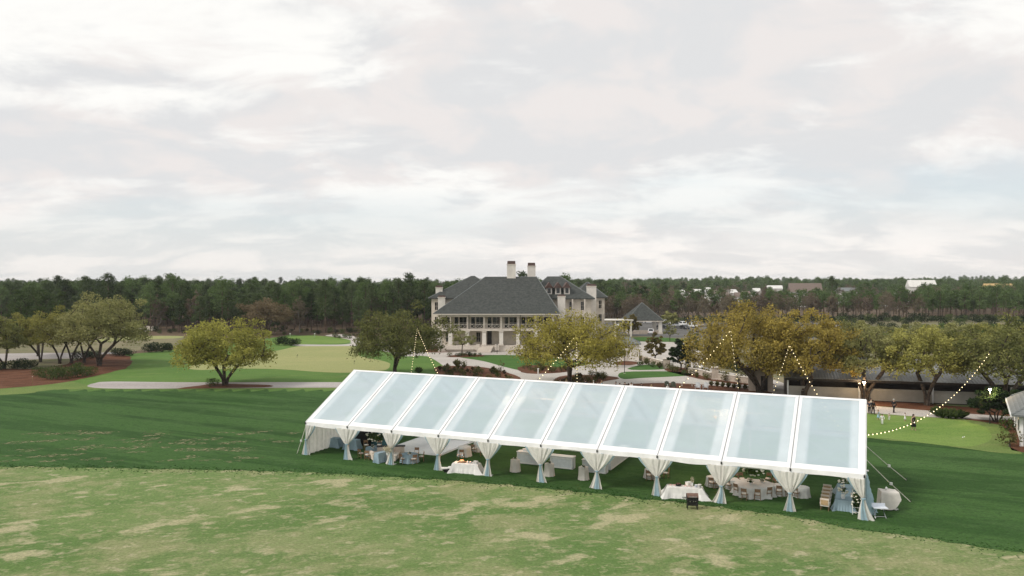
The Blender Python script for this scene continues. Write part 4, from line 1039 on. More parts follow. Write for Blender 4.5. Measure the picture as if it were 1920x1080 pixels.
for k in range(46):
    px = 1128 + 320 * (k + rr.random()) / 46
    d = 318 + rr.uniform(0, 36)
    if k % 3 == 2: edge_tree(LPINES[(k // 3) % 3], (px - 960) / FPX * d, d, rr.uniform(.9, 1.2), 'pine_tree', 'green pine among the bare brown trees right of the clubhouse', 'pines among the bare trees')
    else: edge_tree(BARES[(k // 3) % 3], (px - 960) / FPX * d, d, rr.uniform(.62, .85), 'bare_tree', 'bare brown tree in the wood right of the clubhouse', 'bare trees right of the clubhouse')
for px, d, s, lb in [(1127, 330, 1.16, 'lone tall pine standing out above the wood right of the clubhouse'), (768, 300, 1.12, 'tall pine standing above the wood left of the clubhouse'), (1560, 420, 1.17, 'tall pine standing above the houses at right'), (1612, 460, 1.1, 'flat topped pine right of the tallest pine at right'), (325, 270, 1.1, 'tall pine breaking the skyline above the left wood'), (1245, 360, 1.08, 'tall pine above the pavilion roof')]:
    tree('pine_tree', lb, 0, 0, PINES[(px // 7) % 6], 'pines standing out above the woods', px * .1, s, loc=((px - 960) / FPX * d, d, 0))
def forest(name, label, parts, pts, seed):
    """one wood: the shared tree forms instanced on points by geometry nodes"""
    me = bpy.data.meshes.new(name); me.from_pydata([p[:3] for p in pts], [], []); n = len(pts)
    rg = np.random.default_rng(seed)
    for an, ty, vals in (('tilt', 'FLOAT', rg.uniform(0, 6.28, n)), ('size', 'FLOAT', np.array([p[3] for p in pts])), ('form', 'INT', rg.integers(0, len(parts), n))):
        a = me.attributes.new(an, ty, 'POINT'); a.data.foreach_set('value', vals.astype(np.int32 if ty == 'INT' else np.float32))
    o = put(name, me); tag(o, label, 'wood', kind='stuff')
    ng = bpy.data.node_groups.new(name, 'GeometryNodeTree')
    ng.interface.new_socket('Geometry', in_out='INPUT', socket_type='NodeSocketGeometry'); ng.interface.new_socket('Geometry', in_out='OUTPUT', socket_type='NodeSocketGeometry')
    N, L = ng.nodes, ng.links
    gi, go = N.new('NodeGroupInput'), N.new('NodeGroupOutput')
    jn = N.new('GeometryNodeJoinGeometry')
    for root in parts:
        j2 = N.new('GeometryNodeJoinGeometry')
        for ch in root.children:
            oi = N.new('GeometryNodeObjectInfo'); oi.transform_space = 'ORIGINAL'; oi.inputs[0].default_value = ch
            L.new(oi.outputs['Geometry'], j2.inputs[0])
        g2 = N.new('GeometryNodeGeometryToInstance'); L.new(j2.outputs[0], g2.inputs[0]); L.new(g2.outputs[0], jn.inputs[0])
    ip = N.new('GeometryNodeInstanceOnPoints'); ip.inputs['Pick Instance'].default_value = True
    L.new(gi.outputs[0], ip.inputs['Points']); L.new(jn.outputs[0], ip.inputs['Instance'])
    def at_(nm, ty):
        a = N.new('GeometryNodeInputNamedAttribute'); a.data_type = ty; a.inputs[0].default_value = nm; return a.outputs[0]
    L.new(at_('form', 'INT'), ip.inputs['Instance Index'])
    cb = N.new('ShaderNodeCombineXYZ'); L.new(at_('tilt', 'FLOAT'), cb.inputs[2]); L.new(cb.outputs[0], ip.inputs['Rotation'])
    L.new(at_('size', 'FLOAT'), ip.inputs['Scale'])
    L.new(ip.outputs[0], go.inputs[0])
    o.modifiers.new('trees', 'NODES').node_group = ng
    return o
def block(x0, x1, y0, y1, step, s0, s1, seed, keep=lambda x, y: True, wedge=1.15):
    r_ = random.Random(seed); out = []
    y = y0
    while y < y1:
        x = max(x0, -y * .66 * wedge)
        while x < min(x1, y * .66 * wedge):
            p = (x + r_.uniform(-.5, .5) * step, y + r_.uniform(-.5, .5) * step)
            if keep(*p): out.append((p[0], p[1], 0.0, r_.uniform(s0, s1) * (1.14 if r_.random() < .05 else 1)))
            x += step
        y += step
    return out
def hill(x, y):
    return 9 * math.exp(-((x - 950) / 170) ** 2 - ((y - 1500) / 300) ** 2) + 7 * math.exp(-((x - 430) / 150) ** 2 - ((y - 1500) / 250) ** 2)
bymesh = {}
for e in edge:
    for ch in e.children: bymesh.setdefault(ch.data.name, e)
pine_protos, lp_protos, bare_protos = ([bymesh[q[0].name] for q in L_] for L_ in (PINES, LPINES, BARES))
pts = block(-420, 20, 288, 345, 5.2, .62, 1.02, 1, lambda x, y: y > 288 + (45 if x < -200 else 0))
pts += block(-420, 60, 345, 460, 8.5, .7, 1.03, 2) + block(-900, 110, 460, 900, 22, .75, 1.05, 3) + block(-1300, 300, 900, 2000, 55, .88, 1.06, 4)
forest('pine_wood', 'dense dark pine wood filling the left background to the horizon', pine_protos, pts, 1)
def clear_(x, y):   # open ground around the far houses
    px = 960 + FPX * x / y
    return not (1270 < px < 1720 and 370 < y < 640) or (int(x * 7 + y * 3) % 9 == 0)
pts = block(150, 520, 372, 440, 8.5, .8, 1.05, 5, clear_) + block(95, 620, 440, 660, 15, .95, 1.3, 6, clear_) + [(x, y, hill(x, y), s * 1.35) for x, y, z, s in block(60, 1500, 660, 1100, 20, .98, 1.16, 7) + block(250, 2200, 1100, 2100, 42, 1.0, 1.2, 8)]
forest('right_pine_wood', 'green pine wood filling the right background to the horizon', lp_protos, pts, 2)
pts = block(30, 175, 335, 420, 6.5, .66, .95, 9, lambda x, y: clear_(x, y) and not (960 + FPX * x / y > 1270 and y > 345)) + block(20, 420, 420, 640, 15, .8, 1.0, 10, clear_) + [(x, y, hill(x, y), s) for x, y, z, s in block(-100, 900, 640, 1300, 40, 1.0, 1.2, 12)]
forest('bare_wood', 'brown bare deciduous wood behind the clubhouse and car park', bare_protos, pts, 3)

# shrubs
def shrub_parts(seed, r, h, n, leaf, mat, spiky=False):
    rg = np.random.default_rng(seed)
    if spiky:
        m = MB()
        for k in range(n):
            a, t = rg.uniform(0, 6.28), rg.uniform(.25, 1.0)
            e = (math.cos(a) * r * t, math.sin(a) * r * t, h * rg.uniform(.6, 1) * (1.15 - .6 * t)); w = leaf
            s = (-math.sin(a) * w, math.cos(a) * w, 0)
            m.add([(s[0] * .5, s[1] * .5, 0), (-s[0] * .5, -s[1] * .5, 0), (e[0] * .55 - s[0], e[1] * .55 - s[1], e[2] * .8), (e[0], e[1], e[2]), (e[0] * .55 + s[0], e[1] * .55 + s[1], e[2] * .8)], [(0, 1, 2, 3, 4)])
        return m.mesh('foliage', M[mat])
    sub = [(rg.uniform(-.5, .5) * r, rg.uniform(-.5, .5) * r, h * rg.uniform(.35, .65)) for _ in range(6)]
    pts = []
    for s in sub:
        d = rg.normal(size=(n // 6, 3)); d /= np.linalg.norm(d, axis=1)[:, None]
        p = d * np.array([r * .62, r * .62, h * .45]) * rg.uniform(.4, 1, n // 6)[:, None] ** .5 + np.array(s); pts.append(p[p[:, 2] > .02])
    return leaf_mesh(np.concatenate(pts), leaf, M[mat], seed, .5)
def stem_mesh(h): return MB().tube([(0, 0, -.05), (.02, .01, h * .5)], [.05, .03], 5).mesh('stem', M['bark'])
SH = {'big': shrub_parts(1, 1.5, 2.0, 620, .22, 'shrub_green'), 'dark': shrub_parts(2, 1.5, 1.9, 600, .24, 'shrub_dark'), 'palm': shrub_parts(3, 1.3, 1.7, 90, .10, 'shrub_green', True),
      'a': shrub_parts(4, .55, .85, 190, .14, 'shrub_olive'), 'b': shrub_parts(5, .5, .75, 190, .13, 'shrub_green'), 'c': shrub_parts(6, .45, .8, 60, .05, 'shrub_brown', True), 'd': shrub_parts(7, .6, .8, 190, .14, 'shrub_dark'), 'e': shrub_parts(8, .5, .95, 70, .05, 'shrub_olive', True)}
STEM = stem_mesh(.7)
def shrub(k, p, s, label, group, name='shrub'):
    o = thing(name, label, 'shrub', p, rr.uniform(0, 6.28), group, (s, s, s * rr.uniform(.85, 1.15)))
    put('foliage', SH[k], o); put('stem', STEM, o)
def shrubs(k, lst, label, group, name='shrub'):
    """alike bushes of one clump"""
    for px, py, s in lst: shrub(k, G(px, py), s, label, group, name)
shrubs('big', [(76, 707, 1.1), (96, 712, 1.25), (116, 711, 1.2), (136, 708, 1.2), (154, 706, 1.15), (170, 703, 1.0), (106, 704, 1.1), (146, 700, 1.0)], 'leafy green shrub in the clump on the left pine straw bed', 'green clump on the pine straw')
shrubs('dark', [(28, 692, 1.0), (46, 692, 1.1), (58, 690, .9), (2, 694, .8)], 'dark rounded shrub at the far left of the pine straw bed', 'dark shrubs at far left')
shrubs('dark', [(146, 676, 1.0), (160, 673, .9), (172, 672, 1.1), (184, 670, .8)], 'dark shrub behind the trunks of the left grove', 'dark shrubs behind the grove')
shrubs('dark', [(218, 668, 1.0), (230, 668, 1.1), (243, 667, .9)], 'dark shrub right of the large pale oak', 'dark shrubs right of the pale oak')
shrubs('dark', [(280, 661, 1.1), (292, 660, 1.2), (304, 660, 1.2), (318, 659, 1.0)], 'dark shrub in the row left of the forked oak', 'dark shrub row left of the oak')
shrubs('dark', [(522, 647, 1.1), (534, 647, 1.3), (546, 648, 1.2), (555, 648, 1.0)], 'dark shrub in the clump behind the putting green', 'dark shrubs behind the putting green')
shrubs('big', [(399, 724, .85)], 'single rounded shrub at the foot of the forked oak', 'shrub at the oak foot')
shrubs('palm', [(1757, 781, .9), (1768, 784, 1.0), (1780, 785, 1.0), (1792, 785, 1.0), (1803, 785, .9)], 'spiky palmetto in the clump between walkway and shed', 'palmetto clump')
shrubs('b', [(1888, 806, 2.2)], 'upright green shrub left of the cottage', 'shrub left of cottage'); shrubs('a', [(1893, 838, 2.2)], 'olive shrub at the front corner of the cottage', 'shrub at cottage corner')
def inside(p, poly):
    c = False; n = len(poly)
    for i in range(n):
        a, b = poly[i], poly[i - 1]
        if (a.y > p.y) != (b.y > p.y) and p.x < (b.x - a.x) * (p.y - a.y) / (b.y - a.y) + a.x: c = not c
    return c
def scatter(poly, n, kinds, label, group, seed, s0=.8, s1=1.5, gap=.9):
    r_ = random.Random(seed); P = [G(*q) for q in poly]; done = []
    xs, ys = [p.x for p in P], [p.y for p in P]
    for _ in range(n * 40):
        if len(done) >= n: break
        p = Vector((r_.uniform(min(xs), max(xs)), r_.uniform(min(ys), max(ys)), 0))
        if inside(p, P) and all((p - q).length > gap for q in done): done.append(p)
    for p in done: shrub(r_.choice(kinds), p, r_.uniform(s0, s1), label, group)
scatter([(820, 692), (850, 687), (900, 690), (945, 699), (972, 709), (960, 715), (900, 714), (840, 711)], 48, 'abcde', 'low mixed shrub in the mulch bed left of the oval lawn', 'west bed shrubs', 1)
scatter([(973, 691), (1000, 686), (1061, 691), (1070, 695), (1050, 698), (1005, 699)], 22, 'aabe', 'low green shrub in the bed at the tip of the oval lawn', 'oval bed shrubs', 2)
scatter([(1040, 716), (1052, 707), (1090, 704), (1140, 706), (1158, 710), (1128, 715), (1105, 724), (1040, 726)], 34, 'abcde', 'low mixed shrub in the bed around the golden oak trunk', 'south bed shrubs', 3)
scatter([(795, 657), (850, 654), (890, 654), (890, 657), (850, 659)], 16, 'add', 'dark low shrub in the porch bed left of the steps', 'left porch bed shrubs', 4, .7, 1.2)
scatter([(915, 655), (960, 654), (1010, 654), (1010, 657), (960, 658)], 16, 'addc', 'low shrub in the porch bed right of the steps', 'right porch bed shrubs', 5, .7, 1.2)
scatter([(838, 669), (870, 665), (903, 666.5), (900, 668), (865, 669.5)], 11, 'abd', 'low shrub at the left tip of the oval lawn', 'oval lawn tip shrubs', 6)
scatter([(1247, 694), (1266, 689), (1292, 692), (1340, 701), (1400, 711), (1440, 719), (1400, 720), (1330, 713), (1290, 705)], 34, 'aaeb', 'olive shrub in the bed before the curved garden wall', 'wall bed shrubs', 7, .9, 1.6)
scatter([(1196, 686), (1212, 681), (1240, 684), (1262, 692), (1255, 695), (1225, 690)], 16, 'aeb', 'olive shrub in the bed behind the small lawn', 'small lawn bed shrubs', 8, .9, 1.7)
for k in range(10):
    shrub('e', G(1334 + k * 10.5, 724 + k * 1.05), 1.15, 'tufted grass in the arc beside the garden chairs', 'tufts around the seating circle', 'ornamental_grass')
scatter([(1336, 689), (1350, 685), (1400, 692), (1412, 700), (1380, 699)], 14, 'd', 'dark hedge shrub behind the curved garden wall', 'hedge behind the garden wall', 9, 1.5, 2.0)
scatter([(690, 650), (740, 655), (800, 668), (800, 676), (760, 668), (700, 658)], 18, 'dab', 'low shrub beside the path under the dark oak', 'shrubs under the dark oak', 10)
scatter([(620, 633), (680, 628), (720, 638), (700, 642), (650, 636)], 26, 'dab', 'low shrub beside the upper green path', 'shrubs by the upper green', 11, 1.0, 1.9)
scatter([(1050, 648), (1140, 646), (1180, 655), (1180, 676), (1140, 676), (1080, 662)], 26, 'dab', 'low shrub in the planting behind the golden oak', 'shrubs behind the golden oak', 12, .9, 1.6)
shrubs('e', [(857, 688, 2.2)], 'tall spiky yucca at the corner of the left garden bed', 'yucca'); shrubs('palm', [(785, 700, .9)], 'spiky plant at the foot of the light string', 'spiky plant')
# brushy edge of scrub along the car park and wood
for k in range(70):
    px = 1240 + 700 * (k + rr.random()) / 70; d = rr.uniform(312, 330)
    shrub('dark' if k % 3 else 'big', Vector(((px - 960) / FPX * d, d, 0)), rr.uniform(1.0, 2.0), 'scrubby bush along the wood edge beyond the car park', 'scrub beyond the car park', 'bush')
for k in range(40):
    px = 270 + 520 * (k + rr.random()) / 40; d = rr.uniform(246, 262)
    shrub('dark' if k % 2 else 'big', Vector(((px - 960) / FPX * d, d, 0)), rr.uniform(.5, 1.1), 'scrubby bush under the pines behind the putting greens', 'scrub under the left pines', 'bush')

for k in range(46):
    px = 1560 + 400 * (k + rr.random()) / 46; d = rr.uniform(190, 300)
    shrub('big' if k % 2 else 'dark', Vector(((px - 960) / FPX * d, d, 0)), rr.uniform(.9, 1.8), 'scrubby bush in the meadow behind the long shed', 'scrub behind the shed', 'bush')
# ------------------------------------------------------------------ buildings
def shingle(name, c1, c2):
    m, n, l, b = newmat(name)
    tc = nd(n, 'ShaderNodeTexCoord'); br = nd(n, 'ShaderNodeTexNoise'); br.inputs['Scale'].default_value = 1.6; br.inputs['Detail'].default_value = 6; br.inputs['Roughness'].default_value = .75
    sp = nd(n, 'ShaderNodeSeparateXYZ'); l.new(tc.outputs['Object'], sp.inputs[0]); l.new(tc.outputs['Object'], br.inputs[0])
    wv = mth(n, l, 'FRACT', mth(n, l, 'MULTIPLY', sp.outputs[2], 5.0))
    f = mth(n, l, 'ADD', mth(n, l, 'MULTIPLY', wv, .25), mth(n, l, 'MULTIPLY', br.outputs[0], .85))
    l.new(mixc(n, l, ramp(n, l, f, .3, .85), c1, c2), b.inputs['Base Color'])
    b.inputs['Roughness'].default_value = .85; b.inputs['Specular IOR Level'].default_value = .15
    bp = nd(n, 'ShaderNodeBump'); bp.inputs['Strength'].default_value = .4; bp.inputs['Distance'].default_value = .05; l.new(f, bp.inputs['Height']); l.new(bp.outputs[0], b.inputs['Normal'])
shingle('roof_slate', (.030, .034, .032), (.098, .104, .098)); shingle('roof_grey', (.13, .14, .14), (.22, .235, .23)); shingle('roof_brown', (.13, .10, .085), (.22, .175, .15))
def corrugated(name, c):
    m, n, l, b = newmat(name)
    tc = nd(n, 'ShaderNodeTexCoord'); sp = nd(n, 'ShaderNodeSeparateXYZ'); l.new(tc.outputs['Object'], sp.inputs[0])
    w = mth(n, l, 'SINE', mth(n, l, 'MULTIPLY', sp.outputs[0], 15.0)); no = nd(n, 'ShaderNodeTexNoise'); no.inputs['Scale'].default_value = .5; no.inputs['Detail'].default_value = 5; l.new(tc.outputs['Object'], no.inputs[0])
    l.new(mixc(n, l, ramp(n, l, no.outputs[0], .3, .7), tuple(v * .75 for v in c), c), b.inputs['Base Color']); b.inputs['Roughness'].default_value = .5; b.inputs['Metallic'].default_value = .3
    bp = nd(n, 'ShaderNodeBump'); bp.inputs['Strength'].default_value = .6; bp.inputs['Distance'].default_value = .04; l.new(w, bp.inputs['Height']); l.new(bp.outputs[0], b.inputs['Normal'])
corrugated('metal_roof', (.34, .345, .34))
plain('stucco', (.60, .545, .47), .9, .06, .8); plain('stucco_white', (.72, .68, .62), .9, .05, .8); plain('stone_trim', (.64, .58, .51), .9, .06, 1.5); plain('brown_roof', (.10, .062, .052), .6, .15, 3)
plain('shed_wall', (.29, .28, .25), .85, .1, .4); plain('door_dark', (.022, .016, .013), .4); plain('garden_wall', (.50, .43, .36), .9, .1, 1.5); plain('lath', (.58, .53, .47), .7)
plain('house_white', (.66, .65, .62), .7, .06, .5); plain('raw_timber', (.55, .38, .17), .8, .15, 1); plain('seat_green', (.05, .06, .04), .7); plain('seat_pale', (.52, .54, .56), .7)
m, n, l, b = newmat('glass_dark'); b.inputs['Base Color'].default_value = (.012, .016, .018, 1); b.inputs['Roughness'].default_value = .08; b.inputs['Specular IOR Level'].default_value = .6
def hip(o, x0, x1, y0, y1, z0, rx0, rx1, ry, zt, mat, name='roof', th=.25):
    m = MB(); a, b, c, d = (x0, y0, z0), (x1, y0, z0), (x1, y1, z0), (x0, y1, z0); p, q = (rx0, ry, zt), (rx1, ry, zt)
    m.add([a, b, c, d, p, q, (x0, y0, z0 - th), (x1, y0, z0 - th), (x1, y1, z0 - th), (x0, y1, z0 - th)],
          [(0, 1, 5, 4), (1, 2, 5), (2, 3, 4, 5), (3, 0, 4), (0, 6, 7, 1), (1, 7, 8, 2), (2, 8, 9, 3), (3, 9, 6, 0), (9, 8, 7, 6)])
    r = m.build(name, M[mat], o)
    MB().tube([a, p], .1, 4).tube([b, q], .1, 4).tube([c, q], .1, 4).tube([d, p], .1, 4).tube([p, q], .1, 4).build('ridge_tiles', M['roof_grey'] if mat == 'roof_slate' else M[mat], r)
    return r
def win(o, x, y, z, w, h, axis='y', frame='stone_trim', lights=2):
    """window in a wall facing -Y (axis y) or +X (axis x): recessed dark pane with a frame and glazing bars"""
    s = (lambda a, b, c: (a, b, c)) if axis == 'y' else (lambda a, b, c: (b, a, c))
    f = MB()
    pos = lambda a, b, c: (x + a, y - b, z + c) if axis == 'y' else (x + b, y + a, z + c)
    for a, c, sa, sc in ((-w / 2 - .06, 0, .12, h + .24), (w / 2 + .06, 0, .12, h + .24), (0, h / 2 + .06, w, .12), (0, -h / 2 - .06, w, .12)):
        f.box(pos(a, .05, c), s(sa, .14, sc))
    wo = f.build('window', M[frame], o)
    MB().box(pos(0, .0, 0), s(w, .06, h)).build('pane', M['glass_dark'], wo)
    bars = MB()
    for k in range(1, lights): bars.box(pos(-w / 2 + w * k / lights, .045, 0), s(.05, .03, h))
    if lights > 1: bars.box(pos(0, .05, 0), s(w, .03, .05)); bars.build('glazing_bars', M['stone_trim'], wo)
    return wo
def chimney(o, x0, x1, y, z0, z1, cap=.8, d=1.6):
    c = MB().box(((x0 + x1) / 2, y, (z0 + z1 - cap) / 2), (x1 - x0, d, z1 - cap - z0)).build('chimney', M['stucco_white'], o)
    MB().box(((x0 + x1) / 2, y, z1 - cap - .12), (x1 - x0 + .2, d + .2, .2)).build('collar', M['stone_trim'], c)
    MB().box(((x0 + x1) / 2, y, z1 - cap / 2), (x1 - x0 - .1, d - .1, cap), 0, .93).build('cap', M['brown_roof'], c)
def clubhouse():
    o = thing('clubhouse', 'large cream clubhouse with dark slate hip roof, balcony and tall chimneys', 'building', (0, 187, 0))
    Y = lambda d: d - 187.0
    # front block with its two-storey porch
    MB().box((-3.6, 14, 4.5), (27.8, 22, 9.0)).build('wall', M['stucco'], o)
    MB().box((-3.6, 1.5, .75), (28.4, 3.4, 1.5)).build('porch_plinth', M['stone_trim'], o)
    MB().box((-3.6, 1.3, 5.25), (28.4, 3.6, .45)).build('balcony_floor', M['stone_trim'], o)
    MB().box((-3.6, 1.3, 8.62), (28.4, 3.5, .35)).build('porch_ceiling', M['stone_trim'], o)
    xs = [-17.4, -14.8, -10.7, -6.7, -2.6, 1.5, 5.7, 9.9]
    for i, x in enumerate(xs):
        c = MB().box((x, .1, 3.25), (.95, .95, 3.5)).build('column', M['stucco_white'], o)
        MB().box((x, .1, 1.65), (1.15, 1.15, .3)).build('base', M['stone_trim'], c); MB().box((x, .1, 4.85), (1.15, 1.15, .25)).build('capital', M['stone_trim'], c)
        MB().box((x, .0, 7.0), (.34, .34, 3.0)).build('balcony_post', M['stone_trim'], o)
        if i == len(xs) - 1: break
        x1 = xs[i + 1]; w = x1 - x - .36; mx = (x + x1) / 2
        r = MB().box((mx, -.02, 6.62), (w, .1, .12)).box((mx, -.02, 5.62), (w, .08, .1)).build('railing', M['lath'], o)
        lt = MB(); n = max(2, round(w / .95))
        for k in range(n):
            a, b = mx - w / 2 + w * k / n, mx - w / 2 + w * (k + 1) / n
            lt.tube([(a, -.02, 5.66), (b, -.02, 6.56)], .035, 4); lt.tube([(b, -.02, 5.66), (a, -.02, 6.56)], .035, 4)
        lt.build('lattice', M['lath'], r)
        win(o, mx - w * .22, 2.98, 6.85, .9, 2.6, lights=1); win(o, mx + w * .22, 2.98, 6.85, 1.7, 2.6, lights=2)
        if i in (0, 2, 5, 6): win(o, mx + .5, 2.98, 3.3, 1.0, 2.3)
    dr = MB().box((-5.5, 2.95, 3.0), (1.1, .12, 2.9)).build('door', M['door_dark'], o); MB().tube([(-5.1, 2.85, 2.7), (-5.1, 2.85, 3.1)], .03, 5).build('handle', M['steel'], dr)
    MB().box((-5.5, 2.96, 4.75), (1.2, .1, .5)).build('transom', M['glass_dark'], o)
    for k in range(6): MB().box((-6.2 - k * .12, -.5 - k * .42, 1.3 - k * .25), (3.4, .45, .25)).build('step', M['stone_trim'], o)
    for x in (-12.4, 3.3): MB().box((x, -.55, 1.05), (7.6, .4, .95)).build('porch_wall', M['stone_trim'], o)
    for s in (-8.2, -3.6): MB().box((s, -.5, 1.1), (.9, .9, 1.4)).build('newel', M['stone_trim'], o)
    for x in (-10.3, 2.0): MB().tube([(x, -.85, 8.8), (x, -.4, 5.6), (x, -.45, .8)], .07, 5).build('downpipe', M['door_dark'], o)
    hip(o, -18.9, 11.65, -1.0, 25.0, 9.15, -6.87, 6.35, 12, 18.0, 'roof_slate')
    MB().box((-3.62, -1.04, 9.02), (30.5, .12, .22)).build('gutter', M['stone_trim'], o)
    chimney(o, -1.28, .95, 12.3, 16.5, 22.1); chimney(o, 4.1, 6.2, 19, 15.5, 21.8)
    # left rear wing
    MB().box((-11.6, 26, 6.2), (19.0, 18, 12.4)).build('wall', M['stucco'], o)
    hip(o, -21.9, -1.2, 16.2, 36, 12.55, -11.2, -10.2, 26, 18.3, 'roof_slate'); win(o, -19.8, 16.98, 10.4, .8, 2.0); win(o, -19.8, 16.98, 6.6, .8, 2.0)
    chimney(o, -20.2, -18.4, 19.5, 12, 15.8, .5, 1.2); chimney(o, -19.3, -17.4, 16.4, 0, 13.2, .4, 1.0)
    # right rear wing with dormers
    MB().box((12.5, 23.5, 6.2), (15.6, 21, 12.4)).build('wall', M['stucco'], o)
    hip(o, 3.6, 21.2, 12.0, 35, 12.55, 9.6, 13.2, 24, 18.15, 'roof_slate')
    MB().box((21.2, 33, 6.2), (8.0, 16, 12.4)).build('wall', M['stucco'], o)
    hip(o, 16.6, 26.0, 24.4, 42, 12.6, 21, 21.6, 33, 16.6, 'roof_slate')
    for x in (12.4, 15.2, 18.2): win(o, x, 12.98, 10.6, 1.0, 2.2); win(o, x, 12.98, 6.6, 1.0, 2.2)
    for x in (22.2, 24.0): win(o, x, 24.98, 10.6, .8, 2.2); win(o, x, 24.98, 6.8, .8, 2.2); win(o, x, 24.98, 3.2, .8, 2.0)
    rl = MB().box((15.3, 11.2, 8.4), (6.4, 2.8, .3)).build('balcony', M['stone_trim'], o)
    MB().box((15.3, 9.9, 9.5), (6.4, .1, .12)).build('handrail', M['lath'], rl)
    bal = MB()
    for k in range(16): bal.box((12.2 + k * .41, 9.9, 9.0), (.06, .06, .95))
    bal.build('balusters', M['lath'], rl)
    for x in (12.2, 15.3, 18.4): MB().box((x, 9.95, 6.2), (.3, .3, 12.4)).build('balcony_post', M['stone_trim'], o)
    chimney(o, 19.6, 22.0, 17, 0, 16.2, .5, 1.5); chimney(o, 11.5, 13.4, 9.2, 0, 13.6, .4, 1.2)
    for x in (9.6, 11.9, 14.2):
        d = MB().box((x, 16.2, 14.4), (1.5, 4.0, 2.0)).build('dormer', M['stucco_white'], o)
        MB().add([(x - 1.05, 13.7, 15.2), (x + 1.05, 13.7, 15.2), (x, 13.7, 16.7), (x - 1.05, 20, 15.2), (x + 1.05, 20, 15.2), (x, 20, 16.7)], [(0, 1, 2), (3, 5, 4), (0, 2, 5, 3), (1, 4, 5, 2), (0, 3, 4, 1)]).build('dormer_roof', M['brown_roof'], d)
        MB().box((x, 14.17, 14.5), (.8, .06, 1.3)).build('pane', M['glass_dark'], d)
clubhouse()
# covered walk and pavilion
o = thing('flat_canopy', 'flat white roofed canopy joining the clubhouse to the pavilion', 'canopy', (31.5, 240, 0))
MB().box((0, 0, 5.0), (11, 6, .3)).build('roof', M['stucco_white'], o)
for x in (-4.8, 0, 4.8):
    for y in (-2.6, 2.6): MB().box((x, y, 2.42), (.45, .45, 4.84)).build('post', M['stucco_white'], o)
o = thing('pavilion', 'open pavilion with dark pyramid roof beside the car park', 'pavilion', (42.4, 254, 0))
hip(o, -5.9, 5.9, -5.9, 5.9, 4.45, -.05, .05, 0, 9.9, 'roof_slate'); MB().box((0, -5.9, 4.12), (11.8, .15, .25)).build('gutter', M['stone_trim'], o)
for x in (-5, 5):
    for y in (-5, 5):
        c = MB().box((x, y, 2.08), (1.1, 1.1, 4.16)).build('pillar', M['stucco_white'], o); MB().box((x, y, .3), (1.35, 1.35, .6)).build('plinth', M['stone_trim'], c)
MB().box((0, -5.05, .6), (8.6, .4, 1.2)).build('low_wall', M['garden_wall'], o); MB().box((0, 0, 4.1), (10.8, 10.8, .12)).build('ceiling', M['lath'], o)
o = thing('pump_house', 'small white pump house with grey hip roof beside the drive', 'building', G(1181, 677) + Vector((0, 2.2, 0)), -.12)
MB().box((0, 0, 1.75), (4.4, 4.0, 3.5)).build('wall', M['stucco_white'], o); hip(o, -2.6, 2.6, -2.4, 2.4, 3.72, -.4, .4, 0, 4.9, 'roof_grey', th=.2)
dd = MB().box((-.6, -2.03, 1.3), (1.0, .08, 2.4)).build('door', M['lath'], o); MB().lathe([(.05, 0), (.05, .06)], 6, (-.25, -2.1, 1.2)).build('handle', M['steel'], dd)
# garden walls: capped runs and piers
def garden_wall(name, pts, h, label, w=.4):
    P = [G(*q) for q in pts]; o = thing(name, label, 'garden wall', P[0])
    for k in range(len(P) - 1):
        a, b = P[k] - P[0], P[k + 1] - P[0]; c = (a + b) / 2; L = (b - a).length; rz = math.atan2(b.y - a.y, b.x - a.x)
        s = MB().box((c.x, c.y, h / 2), (L + .05, w, h), rz).build('wall_section', M['garden_wall'], o); MB().box((c.x, c.y, h + .05), (L + .08, w + .16, .1), rz).build('coping', M['stone_trim'], s)
def pier(px, py, w, h, label):
    o = thing('wall_pier', label, 'pillar', G(px, py), -.3, 'garden wall piers'); MB().box((0, 0, h / 2), (w, w, h)).build('shaft', M['garden_wall'], o); MB().box((0, 0, h + .08), (w + .25, w + .25, .16)).build('cap', M['stone_trim'], o); MB().box((0, 0, .1), (w + .12, w + .12, .2)).build('base', M['stone_trim'], o)
garden_wall('garden_wall', [(1199, 675), (1220, 680), (1243, 686)], .95, 'straight low garden wall right of the pump house')
pier(1250, 690, 1.25, 1.75, 'square wall pier at the end of the straight garden wall'); pier(1341, 711, 1.15, 2.0, 'square pier in the middle of the curved garden wall')
garden_wall('garden_wall', [(1292, 700), (1305, 701.5), (1320, 705), (1334, 709.5)], .95, 'curved low garden wall left of its pier')
garden_wall('garden_wall', [(1348, 712), (1370, 715), (1392, 718), (1412, 720)], 1.0, 'curved low garden wall right of its pier, behind the amber oak')
pier(1196, 673, .9, 1.9, 'slim pier at the corner of the pump house wall')
# long shed behind the oaks
A, B = G(1477, 746), G(1832, 760)
ang = math.atan2(B.y - A.y, B.x - A.x)
o = thing('long_shed', 'long grey shed with metal roof and dark open band under the eave', 'shed', A, ang)
SL = 42.0
posts = [0, 9.6, 19.0, 28.6, 38.0]
for k in range(4):
    a, b = posts[k] + .12, posts[k + 1] - .12
    MB().box(((a + b) / 2, 0, .95), (b - a, .18, 1.7)).build('wall_panel', M['shed_wall'], o)
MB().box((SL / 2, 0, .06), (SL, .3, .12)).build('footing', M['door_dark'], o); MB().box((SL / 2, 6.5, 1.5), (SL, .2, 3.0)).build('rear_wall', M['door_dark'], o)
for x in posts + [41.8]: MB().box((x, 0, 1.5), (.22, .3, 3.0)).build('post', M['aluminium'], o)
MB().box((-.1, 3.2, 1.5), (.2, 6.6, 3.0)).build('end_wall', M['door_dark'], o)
MB().box((SL / 2, -.85, 2.88), (SL + 1, .12, .34)).build('fascia', M['door_dark'], o)
